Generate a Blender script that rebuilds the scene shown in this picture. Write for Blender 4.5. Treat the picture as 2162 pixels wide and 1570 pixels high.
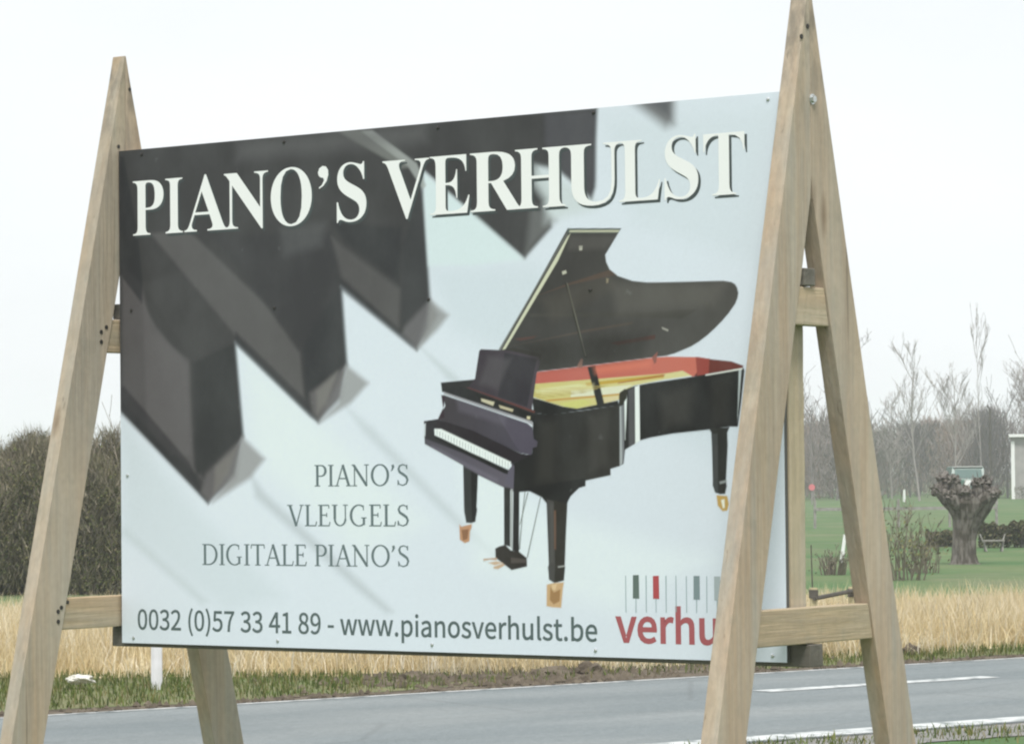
import bpy, bmesh, math, random
import numpy as np
from mathutils import Vector, Matrix

scene = bpy.context.scene
for o in list(bpy.data.objects):
    bpy.data.objects.remove(o)

# ------------------------------------------------------------------ camera
EYE = Vector((9.6789, -10.0831, 1.7))
YAW, PITCH, ROLL = (0.650595, 0.029748, 0.010362)
cam_data = bpy.data.cameras.new('camera')
cam_data.sensor_width = 36.0
cam_data.lens = 7200 * 36.0 / 2162
cam_data.clip_start, cam_data.clip_end = 0.1, 5000
cam = bpy.data.objects.new('camera', cam_data)
scene.collection.objects.link(cam)
VIEW = Matrix.Rotation(YAW, 3, 'Z') @ Matrix.Rotation(PITCH, 3, 'X') @ Matrix.Rotation(ROLL, 3, 'Y')
RIGHT, FWD, UP = VIEW.col[0].copy(), VIEW.col[1].copy(), VIEW.col[2].copy()
rot = Matrix((RIGHT, UP, -FWD)).transposed()
cam.matrix_world = Matrix.Translation(EYE) @ rot.to_4x4()
scene.camera = cam

# ------------------------------------------------------------------ sky and sun (thin bright overcast)
SUN_EL, SUN_AZ = math.radians(61), math.radians(140)     # azimuth clockwise from +Y
world = bpy.data.worlds.new('World')
scene.world = world
world.use_nodes = True
wn, wl = world.node_tree.nodes, world.node_tree.links
wn.clear()
w_out = wn.new('ShaderNodeOutputWorld')
w_bg = wn.new('ShaderNodeBackground')
w_bg.inputs['Strength'].default_value = 0.12
w_sky = wn.new('ShaderNodeTexSky')
w_sky.sky_type = 'NISHITA'
w_sky.sun_disc = False
w_sky.sun_elevation = SUN_EL
w_sky.sun_rotation = SUN_AZ
w_sky.air_density, w_sky.dust_density = 1.0, 3.0
w_tc = wn.new('ShaderNodeTexCoord')
w_map = wn.new('ShaderNodeMapping')
w_map.inputs['Scale'].default_value = (2.0, 2.0, 7.0)
w_noise = wn.new('ShaderNodeTexNoise')
w_noise.inputs['Scale'].default_value = 1.6
w_noise.inputs['Detail'].default_value = 6
w_ramp = wn.new('ShaderNodeValToRGB')
w_ramp.color_ramp.elements[0].position = 0.30
w_ramp.color_ramp.elements[0].color = (0.86, 0.86, 0.86, 1)
w_ramp.color_ramp.elements[1].position = 0.62
w_ramp.color_ramp.elements[1].color = (1, 1, 1, 1)
w_mix = wn.new('ShaderNodeMixRGB')
w_mix.inputs['Color2'].default_value = (6.85, 7.08, 7.2, 1)      # cloud sheet
wl.new(w_tc.outputs['Generated'], w_map.inputs['Vector'])
wl.new(w_map.outputs['Vector'], w_noise.inputs['Vector'])
wl.new(w_noise.outputs['Fac'], w_ramp.inputs['Fac'])
wl.new(w_ramp.outputs['Color'], w_mix.inputs['Fac'])
wl.new(w_sky.outputs['Color'], w_mix.inputs['Color1'])
wl.new(w_mix.outputs['Color'], w_bg.inputs['Color'])
wl.new(w_bg.outputs['Background'], w_out.inputs['Surface'])

sun_data = bpy.data.lights.new('sun', 'SUN')
sun_data.energy = 2.8
sun_data.angle = math.radians(18)
sun_data.color = (1.0, 0.97, 0.92)
sun = bpy.data.objects.new('sun', sun_data)
scene.collection.objects.link(sun)
to_sun = Vector((math.sin(SUN_AZ) * math.cos(SUN_EL), math.cos(SUN_AZ) * math.cos(SUN_EL), math.sin(SUN_EL)))
sun.rotation_euler = to_sun.to_track_quat('Z', 'Y').to_euler()
sun.location = (0, -20, 30)

vs = scene.view_settings
vs.view_transform, vs.look, vs.exposure, vs.gamma = 'Standard', 'None', 0.3, 1.0
vs.use_curve_mapping = False
scene.cycles.volume_bounces = 1
scene.cycles.max_bounces = 6
scene.cycles.filter_width = 2.2

# ------------------------------------------------------------------ helpers
def lin(hexcol, k=1.0):
    out = []
    for i in (0, 2, 4):
        c = int(hexcol[i:i + 2], 16) / 255
        out.append(min(0.95, (c / 12.92 if c <= 0.04045 else ((c + 0.055) / 1.055) ** 2.4) * k))
    return out

class MB:
    """collects faces (and, when wanted, one colour per vertex) for ONE mesh object"""
    def __init__(self):
        self.v, self.f, self.c, self.m = [], [], [], []
    def add(self, verts, faces, col=None, mat=0):
        o = len(self.v)
        self.v.extend([tuple(p) for p in verts])
        self.f.extend([tuple(i + o for i in q) for q in faces])
        self.m.extend([mat] * len(faces))
        if col is not None:
            self.c.extend([col] * len(verts))
    def box(self, c, s, rz=0.0, mat=0, col=None):
        x, y, z = (k / 2 for k in s)
        m = Matrix.Rotation(rz, 3, 'Z')
        P = [Vector(c) + m @ Vector((a * x, b * y, d * z)) for d in (-1, 1) for a, b in ((-1, -1), (1, -1), (1, 1), (-1, 1))]
        self.add(P, [(3, 2, 1, 0), (4, 5, 6, 7), (0, 1, 5, 4), (1, 2, 6, 5), (2, 3, 7, 6), (3, 0, 4, 7)], col, mat)
    def tube(self, pts, rad, n=5, col=None, mat=0, cap=True):
        pts = [Vector(p) for p in pts]
        rings = []
        for i, p in enumerate(pts):
            d = (pts[min(i + 1, len(pts) - 1)] - pts[max(i - 1, 0)]).normalized()
            a = d.cross(Vector((0.31, 0.93, 0.17)))
            if a.length < 0.05:
                a = d.cross(Vector((1, 0, 0)))
            a.normalize()
            b = d.cross(a)
            r = rad[i] if isinstance(rad, (list, tuple)) else rad
            rings.append([p + (a * math.cos(2 * math.pi * k / n) + b * math.sin(2 * math.pi * k / n)) * r for k in range(n)])
        V = [q for r in rings for q in r]
        F = []
        for i in range(len(pts) - 1):
            for k in range(n):
                F.append((i * n + k, i * n + (k + 1) % n, (i + 1) * n + (k + 1) % n, (i + 1) * n + k))
        if cap:
            F.append(tuple(range(n - 1, -1, -1)))
            F.append(tuple((len(pts) - 1) * n + k for k in range(n)))
        self.add(V, F, col, mat)
    def build(self, name, mats, parent=None, smooth=False):
        me = bpy.data.meshes.new(name)
        me.from_pydata(self.v, [], self.f)
        for m in (mats if isinstance(mats, (list, tuple)) else [mats]):
            me.materials.append(m)
        if any(self.m):
            me.polygons.foreach_set('material_index', self.m)
        if len(self.c) == len(self.v) and self.c:
            a = me.color_attributes.new('tint', 'FLOAT_COLOR', 'POINT')
            a.data.foreach_set('color', np.c_[np.array(self.c, np.float32), np.ones(len(self.c), np.float32)].ravel())
        if smooth:
            me.polygons.foreach_set('use_smooth', [True] * len(me.polygons))
        me.update()
        ob = bpy.data.objects.new(name, me)
        scene.collection.objects.link(ob)
        if parent:
            adopt(ob, parent)
        return ob

def adopt(ob, parent):
    ob.parent = parent
    ob.matrix_parent_inverse = base_matrix(parent).inverted()

def base_matrix(o):
    m = o.matrix_basis.copy()
    if o.parent:
        m = base_matrix(o.parent) @ o.matrix_parent_inverse @ m
    return m

def thing(name, label, cat, loc=(0, 0, 0), group=None):
    o = bpy.data.objects.new(name, None)
    o.empty_display_size = 0.2
    scene.collection.objects.link(o)
    o.location = loc
    return tag(o, label, cat, group)

def tag(o, label, cat, group=None):
    o['label'], o['category'] = label, cat
    if group:
        o['group'] = group
    return o

def kind(o, k):
    o['kind'] = k
    return o

def material(name, base, rough=0.8, spec=0.3, second=None, scale=(1, 1, 1), nscale=6.0, detail=5.0, lo=0.35, hi=0.65,
             bump=0.0, bump_scale=40.0, attr=None, metal=0.0):
    m = bpy.data.materials.new(name)
    m.use_nodes = True
    nt = m.node_tree
    b = nt.nodes['Principled BSDF']
    b.inputs['Roughness'].default_value = rough
    b.inputs['Specular IOR Level'].default_value = spec
    b.inputs['Metallic'].default_value = metal
    b.inputs['Base Color'].default_value = (*base, 1)
    tc = nt.nodes.new('ShaderNodeTexCoord')
    mp = nt.nodes.new('ShaderNodeMapping')
    mp.inputs['Scale'].default_value = scale
    nt.links.new(tc.outputs['Object'], mp.inputs['Vector'])
    src = None
    if attr:
        at = nt.nodes.new('ShaderNodeVertexColor')
        at.layer_name = attr
        src = at.outputs['Color']
        nt.links.new(src, b.inputs['Base Color'])
    if second:
        nz = nt.nodes.new('ShaderNodeTexNoise')
        nz.inputs['Scale'].default_value = nscale
        nz.inputs['Detail'].default_value = detail
        nt.links.new(mp.outputs['Vector'], nz.inputs['Vector'])
        rp = nt.nodes.new('ShaderNodeValToRGB')
        rp.color_ramp.elements[0].position, rp.color_ramp.elements[1].position = lo, hi
        rp.color_ramp.elements[0].color = (*base, 1)
        rp.color_ramp.elements[1].color = (*second, 1)
        nt.links.new(nz.outputs['Fac'], rp.inputs['Fac'])
        nt.links.new(rp.outputs['Color'], b.inputs['Base Color'])
    if bump:
        nb = nt.nodes.new('ShaderNodeTexNoise')
        nb.inputs['Scale'].default_value = bump_scale
        nb.inputs['Detail'].default_value = 4
        nt.links.new(mp.outputs['Vector'], nb.inputs['Vector'])
        bp = nt.nodes.new('ShaderNodeBump')
        bp.inputs['Strength'].default_value = bump
        nt.links.new(nb.outputs['Fac'], bp.inputs['Height'])
        nt.links.new(bp.outputs['Normal'], b.inputs['Normal'])
    return m

def mix_node(nt, fac, a, b, blend='MIX'):
    n = nt.nodes.new('ShaderNodeMixRGB')
    n.blend_type = blend
    for sock, val in ((n.inputs['Fac'], fac), (n.inputs['Color1'], a), (n.inputs['Color2'], b)):
        if isinstance(val, (int, float)):
            sock.default_value = val
        elif isinstance(val, (tuple, list)):
            sock.default_value = (*val[:3], 1)
        else:
            nt.links.new(val, sock)
    return n.outputs['Color']

def noise_node(nt, vec, scale, detail=4.0, lo=0.0, hi=1.0, rough=0.55):
    n = nt.nodes.new('ShaderNodeTexNoise')
    n.inputs['Scale'].default_value = scale
    n.inputs['Detail'].default_value = detail
    n.inputs['Roughness'].default_value = rough
    nt.links.new(vec, n.inputs['Vector'])
    r = nt.nodes.new('ShaderNodeMapRange')
    r.inputs['From Min'].default_value, r.inputs['From Max'].default_value = lo, hi
    nt.links.new(n.outputs['Fac'], r.inputs['Value'])
    return r.outputs['Result']

def map_node(nt, scale, loc=(0, 0, 0), coord='Object'):
    tc = nt.nodes.new('ShaderNodeTexCoord')
    mp = nt.nodes.new('ShaderNodeMapping')
    mp.inputs['Scale'].default_value = scale
    mp.inputs['Location'].default_value = loc
    nt.links.new(tc.outputs[coord], mp.inputs['Vector'])
    return mp.outputs['Vector']

def weathered_wood(name, axis, seed, base='b6a893', grey='a09a91', warm='b2997f', gain=1.02):
    """planed timber left outdoors: long grain along one axis, grey and yellowish patches, small dark checks"""
    m = bpy.data.materials.new(name)
    m.use_nodes = True
    nt = m.node_tree
    b = nt.nodes['Principled BSDF']
    b.inputs['Roughness'].default_value = 0.82
    b.inputs['Specular IOR Level'].default_value = 0.25
    s = [13.0, 13.0, 13.0]; s[axis] = 0.8
    fine = [55.0, 55.0, 55.0]; fine[axis] = 2.6
    patch = [5.0, 5.0, 5.0]; patch[axis] = 1.1
    loc = (seed * 3.1, seed * 1.7, seed * 2.3)
    grain = noise_node(nt, map_node(nt, s, loc), 1.0, 5, 0.32, 0.68)
    lines = noise_node(nt, map_node(nt, fine, loc), 1.0, 3, 0.38, 0.62)
    big = noise_node(nt, map_node(nt, patch, loc), 1.0, 6, 0.36, 0.64, 0.65)
    spots = noise_node(nt, map_node(nt, [9, 9, 9], loc), 1.0, 5, 0.58, 0.72)
    c = mix_node(nt, big, lin(base, gain), lin(grey, gain))
    c = mix_node(nt, grain, c, lin(warm, gain))
    dark = mix_node(nt, 0.20, c, (0.12, 0.105, 0.085))
    c = mix_node(nt, lines, c, dark)
    green = mix_node(nt, 0.35, c, (0.24, 0.23, 0.17))
    c = mix_node(nt, spots, c, green)
    weather = [2.2, 2.2, 2.2]; weather[axis] = 0.55
    wet = noise_node(nt, map_node(nt, weather, (loc[2] + 5, loc[0], loc[1])), 1.0, 6, 0.50, 0.68, 0.62)
    c = mix_node(nt, wet, c, mix_node(nt, 0.32, c, (0.17, 0.155, 0.125)))
    pale = noise_node(nt, map_node(nt, weather, (loc[1], loc[0], loc[2])), 1.0, 5, 0.34, 0.74, 0.6)
    c = mix_node(nt, pale, c, mix_node(nt, 0.38, c, (0.62, 0.60, 0.55)))
    check = [34.0, 34.0, 34.0]; check[axis] = 0.55
    cracks = noise_node(nt, map_node(nt, check, loc), 1.0, 3, 0.66, 0.72)
    c = mix_node(nt, cracks, c, mix_node(nt, 0.45, c, (0.10, 0.09, 0.07)))
    vo = nt.nodes.new('ShaderNodeTexVoronoi')
    kn = [5.5, 5.5, 5.5]; kn[axis] = 1.5
    nt.links.new(map_node(nt, kn, loc), vo.inputs['Vector'])
    vo.inputs['Scale'].default_value = 1.0
    kr = nt.nodes.new('ShaderNodeMapRange')
    kr.inputs['From Min'].default_value, kr.inputs['From Max'].default_value = 0.15, 0.04
    nt.links.new(vo.outputs['Distance'], kr.inputs['Value'])
    c = mix_node(nt, kr.outputs['Result'], c, mix_node(nt, 0.55, c, (0.15, 0.10, 0.06)))
    mottle = noise_node(nt, map_node(nt, [38, 38, 38], loc), 1.0, 3, 0.30, 0.70)
    c = mix_node(nt, mottle, c, mix_node(nt, 0.10, c, (0.05, 0.045, 0.035)))
    if axis == 2:                                   # algae and weather stains on the exposed tops
        sp = nt.nodes.new('ShaderNodeSeparateXYZ')
        nt.links.new(map_node(nt, (1, 1, 1)), sp.inputs['Vector'])
        hi = nt.nodes.new('ShaderNodeMapRange')
        hi.inputs['From Min'].default_value, hi.inputs['From Max'].default_value = 2.75, 3.25
        nt.links.new(sp.outputs['Z'], hi.inputs['Value'])
        blot = noise_node(nt, map_node(nt, [15, 15, 5], loc), 1.0, 6, 0.44, 0.60, 0.65)
        both = nt.nodes.new('ShaderNodeMath'); both.operation = 'MULTIPLY'
        nt.links.new(hi.outputs['Result'], both.inputs[0]); nt.links.new(blot, both.inputs[1])
        c = mix_node(nt, both.outputs['Value'], c, mix_node(nt, 0.55, c, (0.12, 0.115, 0.10)))
    nt.links.new(c, b.inputs['Base Color'])
    bp = nt.nodes.new('ShaderNodeBump')
    bp.inputs['Strength'].default_value = 0.25
    bp.inputs['Distance'].default_value = 0.004
    nt.links.new(lines, bp.inputs['Height'])
    nt.links.new(bp.outputs['Normal'], b.inputs['Normal'])
    return m

def floor_at(px, depth, z=0.0):
    """ground point under the line of sight through photo column px, 'depth' metres ahead of the camera"""
    hz = Vector((FWD.x, FWD.y)).normalized()
    rt = Vector((hz.y, -hz.x))
    p = Vector((EYE.x, EYE.y)) + hz * depth + rt * ((px - 1081) / 7200 * depth)
    return Vector((p.x, p.y, z))

def height_at(py, px, depth):
    """height above ground seen at photo row py (horizon falls gently across the frame)"""
    return EYE.z - (py - (1011 - 0.0105 * px)) / 7200 * depth

rng = random.Random(7)

# ------------------------------------------------------------------ materials
M = {}
M['grass_ground'] = material('lawn', (0.068, 0.142, 0.052), 0.95, 0.1, (0.128, 0.172, 0.078), (1, 1, 1), 0.35, 8, bump=0.5, bump_scale=9)
M['straw_ground'] = material('straw_litter', (0.56, 0.47, 0.29), 0.95, 0.1, (0.44, 0.37, 0.23), (1, 1, 1), 3.0, 8)
M['soil'] = material('dark_soil', (0.075, 0.06, 0.045), 0.95, 0.15, (0.15, 0.125, 0.095), (1, 1, 1), 6.0, 8, bump=0.8, bump_scale=18)
M['verge'] = material('verge_turf', (0.13, 0.16, 0.07), 0.95, 0.1, (0.19, 0.175, 0.10), (1, 1, 1), 2.2, 8, bump=0.6, bump_scale=20)
def patchy_lawn():
    nt = M['grass_ground'].node_tree
    b = nt.nodes['Principled BSDF']
    src = b.inputs['Base Color'].links[0].from_socket
    brown = noise_node(nt, map_node(nt, (.22, .22, .22), (3, 8, 0)), 1.0, 7, .50, .66, .65)
    tuft = noise_node(nt, map_node(nt, (2.6, 2.6, 2.6)), 1.0, 6, .42, .62, .7)
    c = mix_node(nt, brown, src, mix_node(nt, .55, src, (.20, .185, .125)))
    c = mix_node(nt, tuft, c, mix_node(nt, .30, c, (.06, .085, .04)))
    nt.links.new(c, b.inputs['Base Color'])
patchy_lawn()

def asphalt():
    """worn chippings: lengthwise wheel tracks, patches, pale stones and a few fine cracks"""
    m = bpy.data.materials.new('worn_asphalt')
    m.use_nodes = True
    nt = m.node_tree
    b = nt.nodes['Principled BSDF']
    b.inputs['Roughness'].default_value = 0.72
    b.inputs['Specular IOR Level'].default_value = 0.35
    tc = nt.nodes.new('ShaderNodeTexCoord')
    def mapped(sc):
        mp = nt.nodes.new('ShaderNodeMapping')
        mp.vector_type = 'TEXTURE'
        mp.inputs['Rotation'].default_value = (0, 0, math.radians(-15))
        mp.inputs['Scale'].default_value = [1 / k for k in sc]
        nt.links.new(tc.outputs['Object'], mp.inputs['Vector'])
        return mp.outputs['Vector']
    tracks = noise_node(nt, mapped((1.5, .06, 1)), 1.0, 5, .38, .64)
    patch = noise_node(nt, mapped((.7, .25, 1)), 1.0, 6, .40, .66)
    grit = noise_node(nt, mapped((26, 12, 1)), 1.0, 6, .30, .70, .75)
    stones = noise_node(nt, mapped((110, 60, 1)), 1.0, 2, .58, .70)
    c = mix_node(nt, tracks, (.104, .134, .146), (.152, .184, .197))
    c = mix_node(nt, patch, c, mix_node(nt, .45, c, (.30, .315, .31)))
    c = mix_node(nt, grit, mix_node(nt, .42, c, (.09, .10, .10)), mix_node(nt, .22, c, (.42, .44, .44)))
    c = mix_node(nt, stones, c, mix_node(nt, .35, c, (.55, .56, .55)))
    v = nt.nodes.new('ShaderNodeTexVoronoi')
    v.feature = 'DISTANCE_TO_EDGE'
    v.inputs['Scale'].default_value = 1.0
    nt.links.new(mapped((.55, .30, 1)), v.inputs['Vector'])
    r = nt.nodes.new('ShaderNodeMapRange')
    r.inputs['From Min'].default_value, r.inputs['From Max'].default_value = .012, .003
    nt.links.new(v.outputs['Distance'], r.inputs['Value'])
    c = mix_node(nt, r.outputs['Result'], c, mix_node(nt, .22, c, (.07, .075, .075)))
    nt.links.new(c, b.inputs['Base Color'])
    bp = nt.nodes.new('ShaderNodeBump')
    bp.inputs['Strength'].default_value = .45
    bp.inputs['Distance'].default_value = .01
    nt.links.new(grit, bp.inputs['Height'])
    nt.links.new(bp.outputs['Normal'], b.inputs['Normal'])
    return m
M['asphalt'] = asphalt()
M['shoulder'] = material('shoulder_grit', (0.17, 0.17, 0.165), 0.9, 0.2, (0.26, 0.25, 0.235), (1, 1, 1), 9.0, 8, bump=0.5, bump_scale=90)
M['paint'] = material('road_paint', (0.55, 0.57, 0.57), 0.85, 0.15, (0.22, 0.245, 0.25), (1, 1, 1), 7.0, 9, 0.46, 0.64)
M['blade'] = material('grass_blade', (0.5, 0.4, 0.2), 0.85, 0.15, attr='tint')
_nt = M['blade'].node_tree
_tr = _nt.nodes.new('ShaderNodeBsdfTranslucent')
_ms = _nt.nodes.new('ShaderNodeMixShader')
_ms.inputs['Fac'].default_value = 0.45
_nt.links.new(_nt.nodes['Color Attribute'].outputs['Color'], _tr.inputs['Color'])
_nt.links.new(_nt.nodes['Principled BSDF'].outputs['BSDF'], _ms.inputs[1])
_nt.links.new(_tr.outputs['BSDF'], _ms.inputs[2])
_nt.links.new(_ms.outputs['Shader'], _nt.nodes['Material Output'].inputs['Surface'])
M['bark'] = material('grey_bark', (0.12, 0.11, 0.105), 0.9, 0.1, (0.20, 0.185, 0.17), (1, 1, 0.3), 14, 5)
M['twig'] = material('bare_twig', (0.17, 0.15, 0.15), 0.9, 0.1, (0.25, 0.215, 0.20), (1, 1, 1), 0.7, 3)
M['scrub_twig'] = material('scrub_twig', (0.13, 0.12, 0.085), 0.9, 0.1, (0.22, 0.19, 0.155), (1, 1, 1), 1.6, 4)
M['far_tree'] = material('hazed_far_twig', (0.27, 0.25, 0.24), 0.9, 0.1, (0.34, 0.31, 0.29), (1, 1, 1), 0.7, 3)  # paler than bark and twig: distance haze is put into this colour
M['willow'] = material('willow_bark', (0.075, 0.066, 0.055), 0.95, 0.1, (0.175, 0.16, 0.145), (1, 1, 0.22), 15, 7, 0.42, 0.58, bump=1.0, bump_scale=20)
M['leaf'] = material('small_leaf', (0.08, 0.08, 0.04), 0.85, 0.15, attr='tint')
M['steel'] = material('zinc_steel', (0.62, 0.64, 0.64), 0.38, 0.5, metal=0.9)
M['nail'] = material('dark_nail', (0.03, 0.027, 0.025), 0.6, 0.4)
M['white_plastic'] = material('white_plastic', (0.74, 0.74, 0.78), 0.5, 0.4, (0.66, 0.66, 0.69), (1, 1, 1), 8, 3)
M['bag'] = material('dirty_white_plastic', (0.64, 0.63, 0.57), 0.5, 0.3, (0.38, 0.36, 0.31), (1, 1, 1), 12, 4, 0.5, 0.7)
M['dark_wood'] = material('dark_timber', (0.065, 0.06, 0.052), 0.85, 0.2, (0.11, 0.10, 0.085), (1, 1, 1), 8, 5)

# ------------------------------------------------------------------ ground, road, verges
RD = Vector((math.sin(math.radians(15)), math.cos(math.radians(15)), 0))     # along the road
RN = Vector((-RD.y, RD.x, 0))                                                  # across it, away from the sign

def uv(u, v, z=0.0):
    return RD * u + RN * v + Vector((0, 0, z))

def strip(name, v0, v1, z, mat, u0=-300, u1=400, steps=0, wob=0.0, seed=1):
    r = random.Random(seed)
    mb = MB()
    n = max(1, steps)
    V = []
    for i in range(n + 1):
        u = u0 + (u1 - u0) * i / n
        V += [uv(u, v0 + r.uniform(-wob, wob), z), uv(u, v1 + r.uniform(-wob, wob), z)]
    mb.add(V, [(2 * i, 2 * i + 2, 2 * i + 3, 2 * i + 1) for i in range(n)])
    o = mb.build(name, mat)
    return kind(o, 'structure')

g = MB()
g.add([(-1200, -1200, 0), (1200, -1200, 0), (1200, 1200, 0), (-1200, 1200, 0)], [(0, 1, 2, 3)])
kind(g.build('ground', M['grass_ground']), 'structure')
strip('road_shoulder', 3.25, 4.03, 0.006, M['shoulder'], -60, 120, 900, 0.10, 3)
strip('road', 4.0, 9.42, 0.010, M['asphalt'])
strip('soil_edge', 9.25, 10.1, 0.005, M['soil'], -60, 120, 900, 0.12, 5)
strip('road_line', 4.04, 4.36, 0.014, M['paint'])
strip('road_edge_line', 9.33, 9.41, 0.014, M['paint'])
for k in range(-3, 9):
    strip('centre_dash', 7.52, 7.74, 0.014, M['paint'], 10.30 + 10 * k, 12.8 + 10 * k)

# dry grass field behind the road: its sheet, bounded by the verge in front
def front_depth(px):
    """depth at which the dry grass begins, by photo column"""
    xs = [-900, 0, 500, 900, 1400, 1800, 2162, 3000]
    ds = [29.4, 29.0, 28.9, 28.7, 29.5, 31.0, 32.3, 35.5]
    return float(np.interp(px, xs, ds))

mb = MB()
cols = list(range(-1500, 3600, 100))
V = []
for px in cols:
    V += [floor_at(px, front_depth(px) + rng.uniform(-.15, .15), 0.012), floor_at(px, 38.0 + rng.uniform(-.4, .4), 0.012)]
mb.add(V, [(2 * i, 2 * i + 2, 2 * i + 3, 2 * i + 1) for i in range(len(cols) - 1)])
kind(mb.build('field_ground', M['straw_ground']), 'structure')
mb = MB()
V = []
for i in range(241):
    u = -30 + i * 0.35
    V += [uv(u, 9.85 + rng.uniform(-.15, .15), 0.008), uv(u, 15.0, 0.008)]
mb.add(V, [(2 * i, 2 * i + 2, 2 * i + 3, 2 * i + 1) for i in range(240)])
kind(mb.build('verge', M['verge']), 'structure')

mb = MB()
V, n = [], 40
for i in range(n + 1):
    px = 700 + 860 * i / n
    e = math.sin(math.pi * i / n) ** .5
    far_d = front_depth(px) + .25 + .35 * e * rng.uniform(.3, 1)
    a = floor_at(px, far_d, 0.013)
    v = a.dot(RN)
    b = a + RN * (9.38 - v) * e
    V += [b, a]
mb.add(V, [(2 * i, 2 * i + 2, 2 * i + 3, 2 * i + 1) for i in range(n)])
kind(mb.build('bare_soil', M['soil']), 'structure')

def blades(name, spots, mat=None):
    """one object of many thin bent grass blades; spots = (point, height, width, colour, lean)"""
    V, F, C = [], [], []
    for p, h, w, c, lean in spots:
        a = rng.uniform(0, 6.283)
        d = Vector((math.cos(a), math.sin(a), 0))
        sd = Vector((-d.y, d.x, 0)) * w
        mid = p + d * (lean * 0.35) + Vector((0, 0, h * 0.6))
        tip = p + d * lean + Vector((0, 0, h))
        o = len(V)
        V += [p - sd, p + sd, mid + sd * .8, mid - sd * .8, tip]
        F += [(o, o + 1, o + 2, o + 3), (o + 3, o + 2, o + 4)]
        C += [c] * 5
    mb = MB(); mb.v, mb.f, mb.c, mb.m = V, F, C, [0] * len(F)
    return kind(mb.build(name, mat or M['blade']), 'stuff')

straw = ['f0e8cf', 'eaddbd', 'e2d3ab', 'dac9a0', 'f4eddb', 'd3c197', 'e6d8b3', 'd7c7a2']
spots = []
for _ in range(3600):
    px = rng.uniform(-1200, 3300)
    f = front_depth(px)
    d = f + (rng.random() ** 0.85) * (37.6 - f)
    base = floor_at(px, d)
    tall = rng.uniform(.8, 1.1) * (1.0 if d > f + .7 else .45 + .7 * (d - f))
    tint = rng.choice(straw)
    k = rng.uniform(.74, 1.04)
    for _ in range(46):
        c = lin(rng.choice(straw) if rng.random() < .4 else tint, k * rng.uniform(.85, 1.05))
        p = base + Vector((rng.gauss(0, .20), rng.gauss(0, .20), 0))
        h = rng.uniform(.20, .50) * tall
        spots.append((p, h, rng.uniform(.0025, .0055), c, rng.uniform(.06, .30)))
blades('dry_grass', spots)

greens = ['66763a', '738245', '55652f', '858450', '7a8a48', '948a5e', '4f5f2e']
spots = []
for _ in range(26000):
    px = rng.uniform(-900, 3000)
    f = front_depth(px)
    d = f - rng.random() ** 1.3 * 4.2 + .25
    p = floor_at(px, d)
    v = p.dot(RN)
    if v < 9.75 or v > 15:
        continue
    if 760 < px < 1500 and rng.random() < .62:
        continue
    spots.append((p, rng.uniform(.03, .10), rng.uniform(.003, .006), lin(rng.choice(greens), rng.uniform(.6, .95)), rng.uniform(.01, .06)))
for _ in range(9000):                                                 # the sign's own side of the road
    u = rng.uniform(-6, 22)
    v = 3.93 - abs(rng.gauss(0, .45)) - (max(0, u - 8.3) * .30 if u < 10.3 else .6)
    patch = math.sin(u * 2.1) + math.sin(u * 5.3 + 1) + math.sin(u * .9)
    if patch < -.6 and rng.random() < .8:
        continue
    spots.append((uv(u, v), rng.uniform(.02, .075), rng.uniform(.003, .006), lin(rng.choice(greens), rng.uniform(.7, 1.0)), rng.uniform(.02, .06)))
blades('verge_grass', spots)

# clods of turned soil along the far road edge
mb = MB()
for _ in range(1500):
    u = rng.uniform(-8, 40)
    v = 9.42 + abs(rng.gauss(0, .22))
    r = rng.uniform(.012, .05)
    p = uv(u, v, r * .3)
    V = [p + Vector((rng.uniform(.7, 1.2) * r * x, rng.uniform(.7, 1.2) * r * y, rng.uniform(.6, 1.0) * r * z))
         for x, y, z in ((1, 0, 0), (-1, 0, 0), (0, 1, 0), (0, -1, 0), (0, 0, 1), (0, 0, -1))]
    mb.add(V, [(0, 2, 4), (2, 1, 4), (1, 3, 4), (3, 0, 4), (2, 0, 5), (1, 2, 5), (3, 1, 5), (0, 3, 5)])
for _ in range(900):
    px = rng.gauss(1100, 190)
    p = floor_at(px, front_depth(px) - rng.uniform(-.3, 1.6))
    if p.dot(RN) < 9.5:
        continue
    r = rng.uniform(.012, .055)
    p.z = r * .25
    V = [p + Vector((rng.uniform(.6, 1.3) * r * x, rng.uniform(.6, 1.3) * r * y, rng.uniform(.5, 1.0) * r * z))
         for x, y, z in ((1, 0, 0), (-1, 0, 0), (0, 1, 0), (0, -1, 0), (0, 0, 1), (0, 0, -1))]
    mb.add(V, [(0, 2, 4), (2, 1, 4), (1, 3, 4), (3, 0, 4), (2, 0, 5), (1, 2, 5), (3, 1, 5), (0, 3, 5)])
kind(mb.build('soil_clods', M['soil']), 'stuff')

def lump(name, c, s, mat, seed, sub=3, amp=.35, freq=3.0, parent=None, flat=True):
    """irregular lump of earth, plastic or bark"""
    from mathutils import noise
    bm = bmesh.new()
    bmesh.ops.create_icosphere(bm, subdivisions=sub, radius=1)
    for v in bm.verts:
        k = 1 + amp * noise.fractal(v.co * freq + Vector((seed * 7.3, seed, -seed)), 1.0, 2.0, 4)
        v.co *= k
        v.co = Vector((v.co.x * s[0], v.co.y * s[1], v.co.z * s[2])) + Vector(c)
        if flat and v.co.z < 0:
            v.co.z *= .15
    me = bpy.data.meshes.new(name)
    bm.to_mesh(me); bm.free()
    me.materials.append(mat)
    o = bpy.data.objects.new(name, me)
    scene.collection.objects.link(o)
    if parent:
        adopt(o, parent)
    return o

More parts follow.
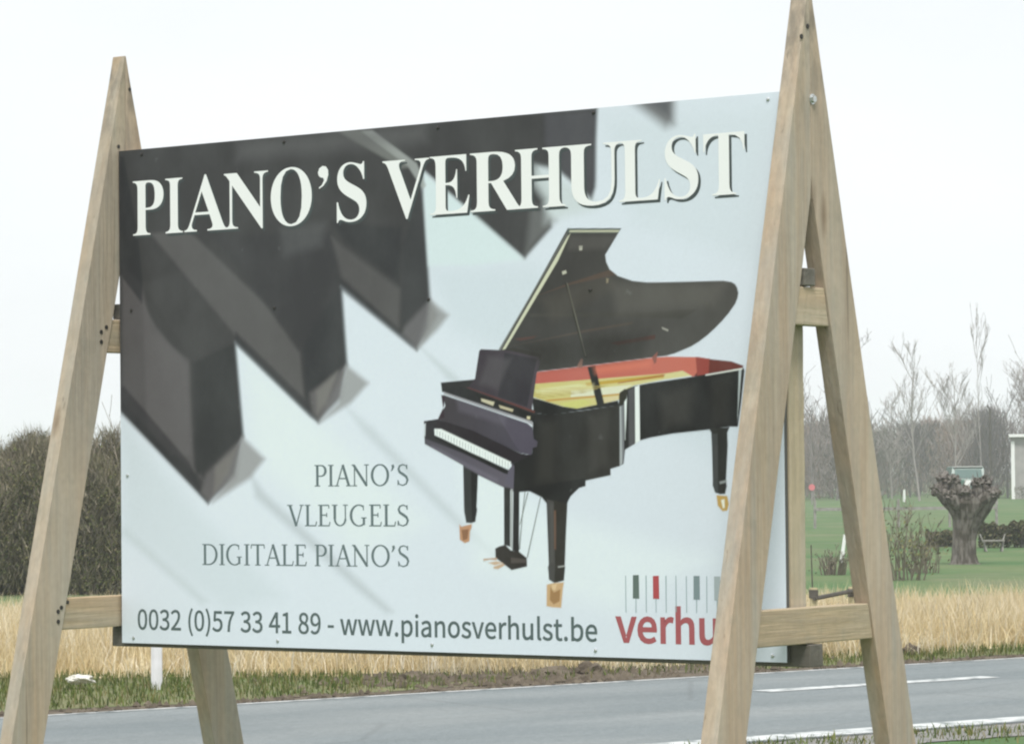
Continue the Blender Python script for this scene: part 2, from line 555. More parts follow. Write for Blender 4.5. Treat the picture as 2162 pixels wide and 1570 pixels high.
for px, d, s, lab in ((1240, 28.75, (.13, .11, .10), 'tallest dark clod heap on the far verge, below the panel near the website address'),
                      (1165, 28.75, (.24, .15, .07), 'low wide heap of brown earth left of the tallest clod heap'),
                      (865, 28.2, (.14, .11, .07), 'small brown earth heap on the verge under the middle of the panel'),
                      (1010, 28.2, (.32, .15, .045), 'long flat heap of pale brown earth between two small heaps'),
                      (1915, 31.2, (.09, .08, .11), 'small dark clump of earth in front of the dry grass, right of the rear leg')):
    o = lump('soil_heap', floor_at(px, d), s, M['soil'], px * .01, 3, .45, 2.6)
    tag(o, lab, 'earth heap', 'earth heaps along the far road edge')

# ------------------------------------------------------------------ trees, scrub and hedges
def grow(mb, p, d, L, r, lvl, R, spread, nseg=3, kids=(9, 5, 4), up=.15, col=None, minr=.006, bend=.12):
    pts, rad = [p.copy()], [r]
    q, dd = p.copy(), d.copy()
    for i in range(nseg):
        dd = (dd + Vector((R.gauss(0, bend), R.gauss(0, bend), R.gauss(0, bend * .6) + up * .3))).normalized()
        q = q + dd * (L / nseg)
        pts.append(q.copy())
        rad.append(max(minr, r * (1 - .75 * (i + 1) / nseg)))
    mb.tube(pts, rad, 3 if lvl else 5, col, cap=False)
    if lvl < len(kids):
        for _ in range(kids[lvl]):
            t = R.uniform(.30, 1.0) if lvl == 0 else R.uniform(.15, 1.0)
            i = min(nseg - 1, int(t * nseg))
            s = pts[i].lerp(pts[i + 1], t * nseg - i)
            az = R.uniform(0, 6.283)
            ax = Vector((math.cos(az), math.sin(az), 0))
            nd = (dd * (1 - spread) + ax * spread + Vector((0, 0, up))).normalized()
            grow(mb, s, nd, L * R.uniform(.32, .58), max(minr, r * (1 - .7 * t) * .55), lvl + 1, R, spread, 2, kids, up, col, minr, bend)

def bare_tree(name, label, pos, h, seed, spread=.5, kids=(14, 5, 4), r=.09, minr=.012, group=None, lean=(0, 0), trunk_share=1.0, up=.25, far=False):
    R = random.Random(seed)
    r = r * (.6 if far else .85)
    root = thing(name, label, 'tree', pos, group)
    t, c = MB(), MB()
    d = Vector((lean[0], lean[1], 1)).normalized()
    pts, rad, q, dd = [Vector(pos)], [r], Vector(pos), d
    n = 7
    for i in range(n):
        dd = (dd + Vector((R.gauss(0, .05), R.gauss(0, .05), .05))).normalized()
        q = q + dd * h * trunk_share / n
        pts.append(q.copy()); rad.append(max(minr, r * (1 - .85 * (i + 1) / n)))
    t.tube(pts, rad, 6)
    for _ in range(kids[0]):
        f = R.uniform(.22, .98)
        i = min(n - 1, int(f * n))
        s = pts[i].lerp(pts[i + 1], f * n - i)
        az = R.uniform(0, 6.283)
        nd = (Vector((math.cos(az), math.sin(az), 0)) * spread + Vector((0, 0, 1 - spread * .6))).normalized()
        grow(c, s, nd, h * R.uniform(.22, .42) * (1.15 - f * .6), max(minr, r * (1 - .8 * f) * .5), 0, R, spread, 3, kids[1:], up, None, minr)
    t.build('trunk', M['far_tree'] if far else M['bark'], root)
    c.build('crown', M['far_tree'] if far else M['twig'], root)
    return root

# the hazy wood at the back: one mass of bare trees that cannot be counted
mb = MB()
for i in range(360):
    R = random.Random(1000 + i)
    px = R.uniform(-1300, 3700)
    d = R.uniform(192, 236)
    base = floor_at(px, d)
    top = float(np.interp(px, [500, 1650, 1760, 1900, 2060, 2140, 2300], [3.4, 5.2, 5.3, 4.9, 5.3, 6.2, 6.8])) * R.uniform(.80, 1.06)
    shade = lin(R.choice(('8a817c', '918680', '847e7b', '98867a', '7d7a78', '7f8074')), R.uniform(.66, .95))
    for k in range(2):
        grow(mb, base + Vector((R.gauss(0, 1.2), R.gauss(0, 1.2), 0)), Vector((R.gauss(0, .12), R.gauss(0, .12), 1)).normalized(),
             top * R.uniform(.75, 1.0), .07, 0, R, .5, 4, (7, 4), .3, shade, .013)
    w = R.uniform(1.0, 2.2)
    for _ in range(1500):
        f = R.random() ** .72
        q = R.gauss(0, 1) * w * (1.05 - .55 * f), R.gauss(0, 1) * w * (1.05 - .55 * f)
        p = base + Vector((q[0], q[1], f * top * .93))
        dv = Vector((q[0] / w * .35 + R.gauss(0, .35), q[1] / w * .35 + R.gauss(0, .35), 1)).normalized() * R.uniform(.25, .75)
        sd = Vector((RIGHT.x, RIGHT.y, R.gauss(0, .3))) * R.uniform(.012, .024)
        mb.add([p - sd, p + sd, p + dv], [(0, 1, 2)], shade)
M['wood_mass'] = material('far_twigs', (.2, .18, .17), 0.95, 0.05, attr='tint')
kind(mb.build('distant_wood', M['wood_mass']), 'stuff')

G = 'bare trees rising out of the far wood'
for px, top, d, spread, r, lab, kids, up in (
        (1938, 748, 185, .42, .11, 'tall loose bare tree with a forked stem, left of the pollard willow', (15, 5, 3), .3),
        (2018, 778, 188, .48, .10, 'round crowned bare tree rising straight behind the pollard willow', (20, 6, 4), .3),
        (2070, 720, 186, .20, .055, 'very slender straight bare tree, highest over the far wood', (12, 3, 2), .4),
        (2155, 812, 200, .55, .13, 'dense bluish bare tree above the flat roofed building', (22, 6, 5), .3),
        (1880, 868, 200, .55, .10, 'low spreading bare tree just right of the rear leg', (18, 6, 4), .2),
        (1800, 735, 120, .60, .08, 'bare tree mostly hidden by the rear leg, thin branches showing on its right', (10, 4, 2), .25),
        (1672, 735, 118, .62, .09, 'bare tree behind the panel edge, long branches arching into the A-frame gap', (16, 4, 2), .3)):
    z = height_at(top, px, d)
    bare_tree('bare_tree', lab, floor_at(px, d), z, px, spread, kids, r, .007 if d < 150 else .0095, G, up=up, far=d > 150)

def scrub(name, label, pos, h, w, seed, group, leafy=.6, cols=('5a6038', '4b5434', '6d6b48', '716a52', '535a3a', '62603f'), nstem=46, cat='bush', nleaf=2600, leaf=.05, twigs=(4, 3), slivers=0, squash=1.0):
    h *= squash
    R = random.Random(seed)
    root = thing(name, label, cat, pos, group)
    st, lf = MB(), MB()
    pos = Vector(pos)
    tips = []
    for i in range(nstem):
        a, q = R.uniform(0, 6.283), R.random() ** .6
        b = pos + Vector((math.cos(a) * q * w * .35, math.sin(a) * q * w * .35, 0))
        d = Vector((math.cos(a) * q * .38, math.sin(a) * q * .38, 1)).normalized()
        L = h * R.uniform(.45, .92) * (1 - .25 * q)
        grow(st, b, d, L, .014, 0, R, .42, 4, twigs, .25, None, .0045)
        tips.append((b, d, L))
    blobs = [(pos + Vector((R.gauss(0, w * .24), R.gauss(0, w * .24), h * R.uniform(.10, .76))), R.uniform(.12, .34) * h * .55) for _ in range(34)]
    for _ in range(int(nleaf * leafy)):
        c, rr = R.choice(blobs)
        p = c + Vector((R.gauss(0, rr), R.gauss(0, rr), R.gauss(0, rr * .8)))
        if p.z < .02 or p.z > h * 1.02:
            continue
        n = Vector((R.gauss(0, 1), R.gauss(0, 1), R.gauss(0, 1))).normalized()
        t = n.orthogonal().normalized() * leaf * R.uniform(.6, 1.3)
        s = n.cross(t).normalized() * leaf * R.uniform(.3, .6)
        lf.add([p - t, p + s, p + t, p - s], [(0, 1, 2, 3)], lin(R.choice(cols), R.uniform(.65, 1.25)))
    for _ in range(slivers):
        f = R.random() ** .75
        q = Vector((R.gauss(0, 1), R.gauss(0, 1), 0)) * w * .34 * (1.1 - .4 * f)
        p = pos + q + Vector((0, 0, f * h * max(.2, 1.0 - .55 * (q.length / w) ** 2)))
        dv = Vector((q.x * .25 + R.gauss(0, .5), q.y * .25 + R.gauss(0, .5), 1)).normalized() * R.uniform(.08, .30)
        sd = Vector((R.gauss(0, 1), R.gauss(0, 1), R.gauss(0, .4))).normalized() * R.uniform(.004, .009)
        lf.add([p - sd, p + sd, p + dv], [(0, 1, 2)], lin(R.choice(('8f8672', '7a755c', '989080', '6e6d50')), R.uniform(.45, 1.05)))
    st.build('stems', M['scrub_twig'], root)
    lf.build('foliage', M['leaf'], root)
    return root

SG = 'scrub along the back of the dry field'
for i, (px, top, d, w, leafy, lab) in enumerate((
        (-70, 975, 50, 1.5, .9, 'scrub just outside the left border of the photo'),
        (-8, 950, 50.6, 1.15, .9, 'dark green scrub cut by the left border of the photo'),
        (38, 918, 51.5, 1.05, .85, 'rounded scrub between the left border and the tallest grey tops'),
        (72, 892, 51.2, 1.0, .7, 'scrub with the tallest grey twig tops left of the far A-frame leg'),
        (112, 902, 50.2, 1.0, .7, 'scrub behind the left edge of the far A-frame front leg'),
        (158, 922, 50.5, 1.05, .55, 'scrub hidden behind the far A-frame front leg'),
        (200, 955, 50, .95, .5, 'lowest brown scrub in the gap between the far A-frame leg and the panel'),
        (244, 884, 51, 1.1, .45, 'tall twiggy scrub at the left panel edge with bare shoots on top'),
        (330, 905, 51, 1.6, .5, 'scrub behind the lower left of the panel'))):
    scrub('scrub_bush', lab, floor_at(px, d), height_at(top, px, d), w, 40 + i, SG, leafy, nstem=44, nleaf=17000, leaf=.026, slivers=7500, squash=.93)
for i, (px, d) in enumerate(((-180, 51), (430, 52), (540, 51))):
    scrub('scrub_bush', ('scrub farther along the thicket, out past the left border', 'scrub hidden behind the panel, third from its left edge', 'scrub hidden behind the panel, fourth from its left edge')[i],
          floor_at(px, d), 2.3, 1.7, 70 + i, SG, .6, nstem=40, nleaf=2600)

# thin many-stemmed shrub right of the near A-frame and smaller growth on the lawn
scrub('thin_shrub', 'thin upright shrub with sparse greenish twigs between the rear leg and the pollard willow', floor_at(1902, 52.5), 1.25, .95, 91, None, .14,
      ('6d7048', '7d7a52', '5f6243'), 26, 'shrub', 2400, .03, (3, 2))
scrub('thin_shrub', 'small brown shrub at the foot of the dry grass, left of the willow trunk', floor_at(1948, 56), .75, .7, 92, None, .10,
      ('6d6848', '77705a', '5f5a43'), 20, 'shrub', 2000, .03, (3, 2))
scrub('dead_weeds', 'tuft of dead brown weeds at the foot of the white leaning stake', floor_at(1755, 55.5), .42, .6, 93, None, .12,
      ('8a8070', '7d7464', '6b6152'), 34, 'weeds', 900, .02, (2, 2))

def low_hedge(name, label, px0, px1, d, h, seed, n=5200):
    R = random.Random(seed)
    root = thing(name, label, 'hedge', floor_at((px0 + px1) / 2, d))
    mb, st = MB(), MB()
    for _ in range(n):
        px = R.uniform(px0, px1)
        p = floor_at(px, d + R.gauss(0, .22))
        k = h * (.88 + .07 * math.sin(px * .05) + .05 * math.sin(px * .13) + .05 * math.sin(px * .31))
        p.z = k * (R.random() ** .6)
        nn = Vector((R.gauss(0, 1), R.gauss(0, 1), R.gauss(0, 1))).normalized()
        t = nn.orthogonal().normalized() * R.uniform(.025, .05)
        s = nn.cross(t).normalized() * R.uniform(.015, .03)
        mb.add([p - t, p + s, p + t, p - s], [(0, 1, 2, 3)], lin(R.choice(('5d6044', '4c5038', '6d6c50', '625a48')), R.uniform(.5, 1)))
    for _ in range(60):
        p = floor_at(R.uniform(px0, px1), d + R.gauss(0, .12))
        st.tube([p, p + Vector((R.gauss(0, .05), R.gauss(0, .05), h * R.uniform(.6, .95)))], [.012, .005], 3)
    mb.build('foliage', M['leaf'], root)
    kind(st.build('stems', M['bark'], root), 'stuff')
    return root
low_hedge('low_hedge', 'low dark hedge behind the small bench at the right border', 2062, 2330, 73.5, .60, 5, 9000)
low_hedge('low_hedge', 'low dark hedge left of the willow trunk, thin and brownish', 1950, 2012, 75, .40, 6, 1700)
low_hedge('low_hedge', 'evergreen hedge at the foot of the flat roofed building', 2138, 2420, 185, .75, 8, 2500)

# pollard willow
def pollard():
    base = floor_at(2030, 61)
    root = thing('pollard_willow', 'stout pollard willow with a knobbly forked head on the lawn', 'tree', base)
    k = 61 / 7200
    t = MB()
    R = random.Random(3)
    n = 18
    rt = Vector((RIGHT.x, RIGHT.y, 0)).normalized()
    fw = Vector((FWD.x, FWD.y, 0)).normalized()
    prof = [(1196, 2030, 70), (1188, 2029, 60), (1170, 2030, 53), (1140, 2031, 50), (1118, 2034, 54), (1096, 2040, 68), (1078, 2043, 86), (1062, 2045, 98), (1050, 2045, 92)]
    V = []
    ph = [R.uniform(.88, 1.12) for _ in range(n)]
    for y, cx, w in prof:
        z = height_at(y, cx, 61)
        for j in range(n):
            a = 2 * math.pi * j / n
            rr = w / 2 * k * (ph[j] * .6 + .4) * R.uniform(.94, 1.06)
            V.append(base + rt * ((cx - 2030) * k + math.cos(a) * rr) + fw * math.sin(a) * rr * .8 + Vector((0, 0, max(0, z))))
    F = [(i * n + j, i * n + (j + 1) % n, (i + 1) * n + (j + 1) % n, (i + 1) * n + j) for i in range(len(prof) - 1) for j in range(n)]
    F.append(tuple((len(prof) - 1) * n + j for j in range(n)))
    t.add(V, F)
    t.build('trunk', M['willow'], root)
    def spot(x, y, dep=0):
        return base + rt * ((x - 2030) * k) + fw * dep + Vector((0, 0, height_at(y, x, 61)))
    for i, (x0, y0, x1, y1, x2, y2, dep, r) in enumerate(((2022, 1082, 1997, 1052, 1978, 1034, .05, 17), (2026, 1080, 2004, 1040, 1992, 1012, .12, 17), (2034, 1078, 2016, 1046, 2010, 1016, -.12, 16),
                                                        (2042, 1078, 2036, 1056, 2032, 1038, -.18, 17), (2050, 1078, 2060, 1046, 2060, 1020, -.10, 16), (2054, 1080, 2072, 1046, 2078, 1016, .10, 17),
                                                        (2058, 1082, 2082, 1056, 2096, 1040, .02, 17), (2050, 1078, 2070, 1056, 2086, 1042, -.2, 15), (2030, 1080, 2012, 1060, 1998, 1046, -.2, 15))):
        lm = MB()
        P = [spot(x0, y0, dep * .3), spot((x0 + x1) / 2, (y0 + y1) / 2, dep * .6), spot(x1, y1, dep), spot((x1 + x2) / 2, (y1 + y2) / 2, dep * 1.1), spot(x2, y2, dep * 1.2)]
        P = [p + Vector((R.gauss(0, .012), R.gauss(0, .012), R.gauss(0, .012))) for p in P]
        lm.tube(P, [r * k * f * R.uniform(.92, 1.08) for f in (1.1, 1.0, .95, .95, .6)], 9)
        lm.build('limb', M['willow'], root)
        lump('knob', spot(x2, y2, dep * 1.2), (r * .82 * k, r * .8 * k, r * .72 * k), M['willow'], 20 + i, 3, .7, 2.6, root, False)
    tw = MB()
    for _ in range(70):
        x, y = R.choice(((1978, 1030), (1990, 1010), (2008, 1012), (2034, 1034), (2060, 1016), (2078, 1012), (2094, 1036)))
        x += R.gauss(0, 6); y += R.gauss(0, 6)
        c = base + rt * ((x - 2030) * k) + fw * R.gauss(0, .15) + Vector((0, 0, height_at(y, x, 61)))
        d = Vector((R.gauss(0, .5), R.gauss(0, .5), 1)).normalized()
        tw.tube([c, c + d * R.uniform(.05, .16)], [.009, .004], 3)
    kind(tw.build('twig_stubs', M['twig'], root), 'stuff')
    return root
pollard()

# ------------------------------------------------------------------ things on the lawn and far behind it
M['white_paint'] = material('white_paint', (0.80, 0.81, 0.80), 0.5, 0.4)
M['grey_wall'] = material('grey_render', (0.30, 0.29, 0.285), 0.9, 0.15, (0.36, 0.345, 0.335), (1, 1, 1), 2.5, 6)
M['grey_wood'] = material('grey_old_wood', (0.30, 0.29, 0.27), 0.9, 0.15, (0.22, 0.21, 0.19), (1, 1, 1), 9, 5)
M['pale_post'] = material('pale_fresh_timber', (0.50, 0.44, 0.27), 0.85, 0.2, (0.40, 0.35, 0.22), (1, 1, .2), 20, 4)
M['green_paint'] = material('dark_green_paint', (0.06, 0.13, 0.105), 0.35, 0.5)
M['glass'] = material('dark_glass', (0.07, 0.125, 0.115), 0.55, 0.2)
M['tyre'] = material('tyre_rubber', (0.02, 0.02, 0.02), 0.8, 0.3)
M['red'] = material('red_lamp', (0.62, 0.16, 0.18), 0.4, 0.5)
M['blue_paint'] = material('grey_blue_paint', (0.19, 0.225, 0.25), 0.3, 0.5)

RT = Vector((RIGHT.x, RIGHT.y, 0)).normalized()
FW = Vector((FWD.x, FWD.y, 0)).normalized()
FACE = math.atan2(RT.y, RT.x)

def local(px, d):
    o = floor_at(px, d)
    return lambda x, y, z: o + RT * x + FW * y + Vector((0, 0, z))

def parked(name, label, px, d, w, h, length, paint, roof, plate=True, lampmat=None, cat='van'):
    """vehicle seen from behind, standing away from the camera"""
    L = local(px, d)
    root = thing(name, label, cat, L(0, 0, 0))
    body = MB()
    prof = [(-.5, .30), (-.5, .62), (-.48, .66), (-.40, .97), (-.36, 1.0), (.12, 1.0), (.24, .68), (.47, .60), (.5, .34), (.5, .30)]
    V, n = [], len(prof)
    for sx in (-1, 1):
        for y, z in prof:
            tw = w / 2 * (1 if z < .7 else 1 - (z - .7) * .42)
            V.append(L(sx * tw, (y + .5) * length, z * h - .04 * h))
    F = [(i, (i + 1) % n, n + (i + 1) % n, n + i) for i in range(n)] + [tuple(range(n - 1, -1, -1)), tuple(range(n, 2 * n))]
    body.add(V, F)
    body.build('body', paint, root)
    q = MB(); q.box(L(0, .33 * length, .965 * h), (w * .84, length * .50, .03), FACE); q.build('roof', roof, root)
    q = MB(); q.add([L(-w * .40, .025 * length - .02, .66 * h), L(w * .40, .025 * length - .02, .66 * h), L(w * .37, .085 * length - .02, .89 * h), L(-w * .37, .085 * length - .02, .89 * h)], [(0, 1, 2, 3)])
    q.build('rear_window', M['glass'], root)
    if plate:
        q = MB(); q.box(L(0, -.02, .52 * h), (.46, .02, .30), FACE); q.build('number_plate', M['white_paint'], root)
    q = MB(); q.box(L(0, -.05, .30 * h), (w * .98, .14, .13), FACE); q.build('bumper', M['tyre'], root)
    for s in (-1, 1):
        q = MB(); q.box(L(s * w * .45, -.015, .52 * h), (.10, .03, .22), FACE); q.build('rear_lamp', lampmat or M['red'], root)
        for y in (.2, .8):
            q = MB(); c = L(s * w * .44, y * length, .31)
            q.tube([c - RT * .1, c + RT * .1], .31, 14); q.build('wheel', M['tyre'], root)
    return root
parked('parked_van', 'dark green van with a pale roof edge parked behind the pollard willow', 2043, 178, 1.85, 1.88, 4.2, M['green_paint'], M['white_paint'])

def round_sign():
    L = local(1711, 170)
    root = thing('round_road_sign', 'small round red sign on a post before the far wood', 'sign', L(0, 0, 0))
    q = MB(); q.tube([L(0, 0, 0), L(0, 0, 1.0)], .03, 6); q.build('post', M['grey_wood'], root)
    q = MB(); q.tube([L(0, -.05, .86), L(0, -.035, .86)], .16, 16); q.build('disc', M['red'], root)
round_sign()

def outbuilding():
    o = floor_at(2134, 190)
    sight = (o - Vector((EYE.x, EYE.y, 0))).normalized()          # one long side runs almost along the line of sight
    across = Vector((sight.y, -sight.x, 0))
    FACE = math.atan2(across.y, across.x)
    L = lambda x, y, z: o + across * x + sight * y + Vector((0, 0, z))
    root = thing('outbuilding', 'flat roofed grey outbuilding with white trim cut off by the right border', 'building', L(0, 0, 0))
    q = MB(); q.box(L(4.2, 3, 1.72), (8.4, 6, 3.44), FACE); q.build('wall', M['grey_wall'], root)
    q = MB(); q.box(L(4.2, 3, 3.52), (8.7, 6.6, .16), FACE); q.build('roof', M['white_paint'], root)
    q = MB(); q.box(L(.06, -.03, 1.60), (.20, .08, 3.2), FACE); q.build('corner_trim', M['white_paint'], root)
    f = MB(); f.box(L(3.4, -.03, 1.75), (1.5, .08, 1.2), FACE); fr = f.build('window', M['white_paint'], root)
    q = MB(); q.box(L(3.4, -.075, 1.75), (1.3, .03, 1.0), FACE); q.build('pane', M['glass'], fr)
    q = MB(); q.box(L(6.3, -.03, 1.05), (1.0, .08, 2.1), FACE); q.build('door', M['green_paint'], root)
outbuilding()

def rail_fence():
    L = local(1940, 100)
    root = thing('rail_fence', 'thin weathered post and rail fence across the lawn behind the pollard willow', 'fence', L(0, 0, 0))
    for x in (-3.1, -1.9, -.65, .85, 2.22):
        q = MB(); q.box(L(x, 0, .42), (.075, .075, .84), FACE); q.build('post', M['grey_wood'], root)
    for x0, x1 in ((-3.1, -.65), (-.65, 2.22)):
        q = MB(); q.box(L((x0 + x1) / 2, -.055, .56), (x1 - x0 - .01, .03, .09), FACE); q.build('rail', M['grey_wood'], root)
rail_fence()

def bench():
    L = local(2093, 70)
    root = thing('wooden_bench', 'small weathered wooden bench in front of the low hedge', 'bench', L(0, 0, 0))
    for y in (-.10, .02, .14):
        q = MB(); q.box(L(0, y, .225), (.42, .10, .025), FACE); q.build('seat_slat', M['grey_wood'], root)
    for s in (-1, 1):
        q = MB(); q.tube([L(s * .16, -.12, 0), L(s * .20, 0, .21)], .018, 5); q.build('leg', M['grey_wood'], root)
        q = MB(); q.tube([L(s * .16, .16, 0), L(s * .20, .06, .21)], .018, 5); q.build('leg', M['grey_wood'], root)
        q = MB(); q.tube([L(s * .20, .12, .20), L(s * .26, .15, .36)], .016, 5); q.build('arm', M['grey_wood'], root)
bench()

def stake(name, label, px, py0, py1, px1, d, r, mat, cat='post', group=None, extra=None):
    a = floor_at(px, d)
    b = floor_at(px1, d); b.z = height_at(py1, px1, d)
    a.z = 0
    q = MB(); q.tube([a, a.lerp(b, .5), b] + (extra(b) if extra else []), [r, r, r * .8] + ([r * .7] if extra else []), 7)
    return tag(q.build(name, mat), label, cat, group)
stake('white_stake', 'white stake leaning right on the lawn, beside the rear leg', 1769, 1205, 1128, 1780, 57.5, .034, M['white_paint'])
stake('crooked_post', 'dark thin post with a bent tip sticking up over the far wood', 2089, 1045, 862, 2089, 150, .055, M['dark_wood'], extra=lambda b: [b - RT * .13 + Vector((0, 0, .12))])
stake('marker_post', 'tiny white marker post at the far edge of the lawn, left of the willow', 1906, 1050, 1033, 1906, 180, .07, M['white_paint'])
stake('dark_stake', 'thin dark stake just right of the vertical timber at the panel edge', 1712, 1240, 1150, 1708, 33, .007, M['dark_wood'])

def barrier():
    a, b = floor_at(1712, 30.9), floor_at(1793, 31.8)
    root = thing('timber_barrier', 'low pale timber barrier with two posts and a dark rail at the dry grass edge', 'barrier', a)
    ha, hb = height_at(1240, 1712, 30.9), height_at(1238, 1793, 31.8)
    for p, hh in ((a, ha), (b, hb)):
        q = MB(); q.box((p.x, p.y, hh / 2), (.065, .065, hh), FACE); po = q.build('post', M['pale_post'], root)
        q = MB(); q.box((p.x, p.y, hh - .055), (.078, .078, .075), FACE); q.build('band', M['dark_wood'], po)
    pa = a + Vector((0, 0, height_at(1262, 1720, 30.9))) - FW * .055
    pb = b + Vector((0, 0, height_at(1246, 1797, 31.8))) - FW * .055
    q = MB(); q.tube([pa, pb], .02, 6); q.build('rail', M['dark_wood'], root)
barrier()

def delineator():
    p = floor_at(326, 27.3)
    root = thing('delineator_post', 'white plastic roadside marker post below the lower left of the panel', 'marker post', p)
    q = MB()
    V = []
    for z, w, t in ((-.02, .034, .03), (.07, .043, .036), (.95, .043, .036), (1.03, .030, .026)):
        for sx, sy in ((-1, -.6), (-.4, -1), (.4, -1), (1, -.6), (1, 1), (-1, 1)):
            V.append(p + RT * sx * w + FW * sy * t + Vector((0, 0, z)))
    F = [(i * 6 + j, i * 6 + (j + 1) % 6, (i + 1) * 6 + (j + 1) % 6, (i + 1) * 6 + j) for i in range(3) for j in range(6)] + [(18, 19, 20, 21, 22, 23)]
    q.add(V, F)
    q.build('body', M['white_plastic'], root)
    q = MB(); q.box(p - FW * .037 + Vector((0, 0, .80)), (.05, .006, .14), FACE); q.build('reflector', M['red'], root)
delineator()

b0 = floor_at(163, 27.5)
o = lump('plastic_bag', b0 + Vector((0, 0, .085)), (.125, .085, .036), M['bag'], 4, 4, .42, 1.3, None, False)
tag(o, 'crumpled dirty white plastic bag lying in the verge grass beside the far A-frame leg', 'plastic bag')

# ------------------------------------------------------------------ the billboard
ZB = 1.0301                 # height of the panel's lower edge
PW, PH = 3.2003, 2.0
sign = thing('billboard', 'large grand piano advertisement panel held between two tall wooden A-frames beside the road', 'billboard', (PW / 2, 0.05, 0))
PK = 1.03                  # print inks: photo colour to reflectance

def print_material():
    """faded print on a slightly dusty, slightly glossy sheet"""
    m = bpy.data.materials.new('printed_sheet')
    m.use_nodes = True
    nt = m.node_tree
    b = nt.nodes['Principled BSDF']
    b.inputs['Roughness'].default_value = 0.5
    b.inputs['Specular IOR Level'].default_value = 0.22
    at = nt.nodes.new('ShaderNodeVertexColor')
    at.layer_name = 'tint'
    dust = noise_node(nt, map_node(nt, (3.6, 3.6, 2.6)), 1.0, 7, 0.40, 0.70, 0.62)
    specks = noise_node(nt, map_node(nt, (16, 16, 16)), 1.0, 2, 0.70, 0.78)
    c = mix_node(nt, dust, at.outputs['Color'], mix_node(nt, 0.045, at.outputs['Color'], (0.55, 0.58, 0.58)))
    c = mix_node(nt, specks, c, mix_node(nt, 0.07, c, (0.6, 0.65, 0.65)))
    nt.links.new(c, b.inputs['Base Color'])
    return m
M['print'] = print_material()
M['panel_back'] = material('panel_core', (0.10, 0.10, 0.095), 0.7, 0.3)

q = MB()
q.box((PW / 2, 0.009, ZB + PH / 2), (PW, 0.018, PH))
panel = q.build('panel', M['panel_back'], sign)

SOFT = [["b9c4ca",26,0.5,[27,467,473,176,438,162,-5,444]],["a9b1b6",24,0.55,[705,679,779,604,1260,265,1423,150,1388,146,1224,247,729,586]],["b3bcc2",26,0.5,[1201,931,1337,846,1726,525,1949,352,1931,341,1692,511,1290,829]],["b9c3c9",18,0.6,[1574,1148,1733,1045,1934,899,1911,888,1699,1028]],["bccad2",70,0.35,[1601,1462,2117,1439,3010,828,2888,729,1735,1206]],["dfeaee",70,0.5,[685,1147,1123,822,1589,493,1261,347,731,754]],["bfccd2",60,0.35,[18,877,426,530,873,196,574,136,14,454]],["e0ebef",70,0.5,[1730,849,2149,528,2882,358,2466,167,1814,316]],["c2ced4",60,0.3,[2448,1943,3186,1940,3098,1394,2570,1573]],["4e4e4f",15,1,[-56,2042,2410,2006,2400,1876,2396,1712,2380,1669,2231,1783,2100,1809,2124,1614,2069,1467,1831,1644,1594,1819,1588,1751,1620,1335,1551,1143,1178,1399,1205,1095,1056,875,628,1201,667,829,477,562,-66,985]],["4e4e4f",12,1,[1560,1870,2122,1816,2187,1716,2196,1575,2069,1467,1809,1652]],["d0dfe4",14,0.95,[1598,1811,1831,1644,2069,1462,1829,1452,1612,1461,1593,1714]],["c6d0d4",30,0.9,[2113,1804,2188,1786,2397,1660,2397,1634,2163,1594,2164,1682,2121,1737]],["7d7f80",26,0.6,[2103,1668,2218,1600,2107,1509,2074,1476]],["57575b",16,1,[2169,1997,2400,1989,2394,1738,2376,1673,2253,1773,2167,1892]],["7b7d80",30,1,[2534,2031,2753,2032,2749,1918,2710,1910]],["5d5e63",22,0.8,[2597,2027,2732,2033,2729,1948,2700,1959]],["a2a6a6",6,0.8,[1287,1993,1342,1993,1560,1852,1605,1764,1588,1751,1518,1842]],["8f9290",9,0.5,[1137,2017,1316,1993,1541,1840,1490,1836]],["636163",16,0.9,[14,1534,124,1452,175,1258,381,1137,402,710,468,643,8,974]],["686668",14,0.8,[129,1375,201,1276,368,1118,387,758,274,759,145,875]],["464648",10,0.75,[-12,1032,20,1041,377,729,477,564,8,939]],["474849",16,0.8,[402,1137,628,1201,667,829,555,756,412,672]],["525253",12,0.7,[124,1452,436,1515,637,1355,628,1201,407,1127]],["636263",14,0.9,[173,1657,386,1654,787,1349,965,1148,991,935,636,1224]],["47484a",10,0.7,[631,1243,980,976,1056,879,1015,898,628,1192]],["464749",15,0.8,[982,1157,1007,1249,1183,1408,1205,1099,1126,1061,999,968]],["4b4b4d",14,0.8,[514,1625,1132,1612,1178,1408,982,1166,787,1349]],["616061",16,0.8,[1132,1594,1191,1554,1473,1377,1464,1215,1183,1435]],["464749",12,0.7,[1178,1426,1482,1214,1551,1145,1519,1159,1177,1386]],["494a4c",12,0.7,[1486,1540,1482,1232,1611,1318,1588,1751]],["444547",16,0.7,[1133,1649,1482,1612,1475,1395,1204,1572]],["444547",9,0.8,[-30,1982,29,1978,105,1645,129,1452,123,1375,-34,1536]],["69696b",40,0.55,[644,1994,1608,1998,1607,1930,643,1919]],["656668",30,0.5,[865,1644,1108,1650,1083,1559,888,1531]],["6b696b",17,0.95,[468,681,667,825,630,661,482,568,437,606]],["7f7d7b",16,0.7,[517,709,631,783,585,680,508,605]],["97989a",18,0.9,[662,826,781,738,700,661,503,568,618,680]],["6b696b",17,0.95,[1016,990,1205,1092,1177,968,1061,879,1028,916]],["81807e",15,0.7,[1048,998,1155,1069,1100,951,1052,912]],["97999b",17,0.9,[1203,1095,1314,1023,1225,949,1063,873,1160,950]],["6c6b6e",17,0.95,[1494,1232,1618,1332,1656,1271,1602,1192,1551,1145,1482,1205]],["8f9091",17,0.85,[1618,1332,1708,1269,1655,1217,1609,1183,1556,1145,1603,1228]]]
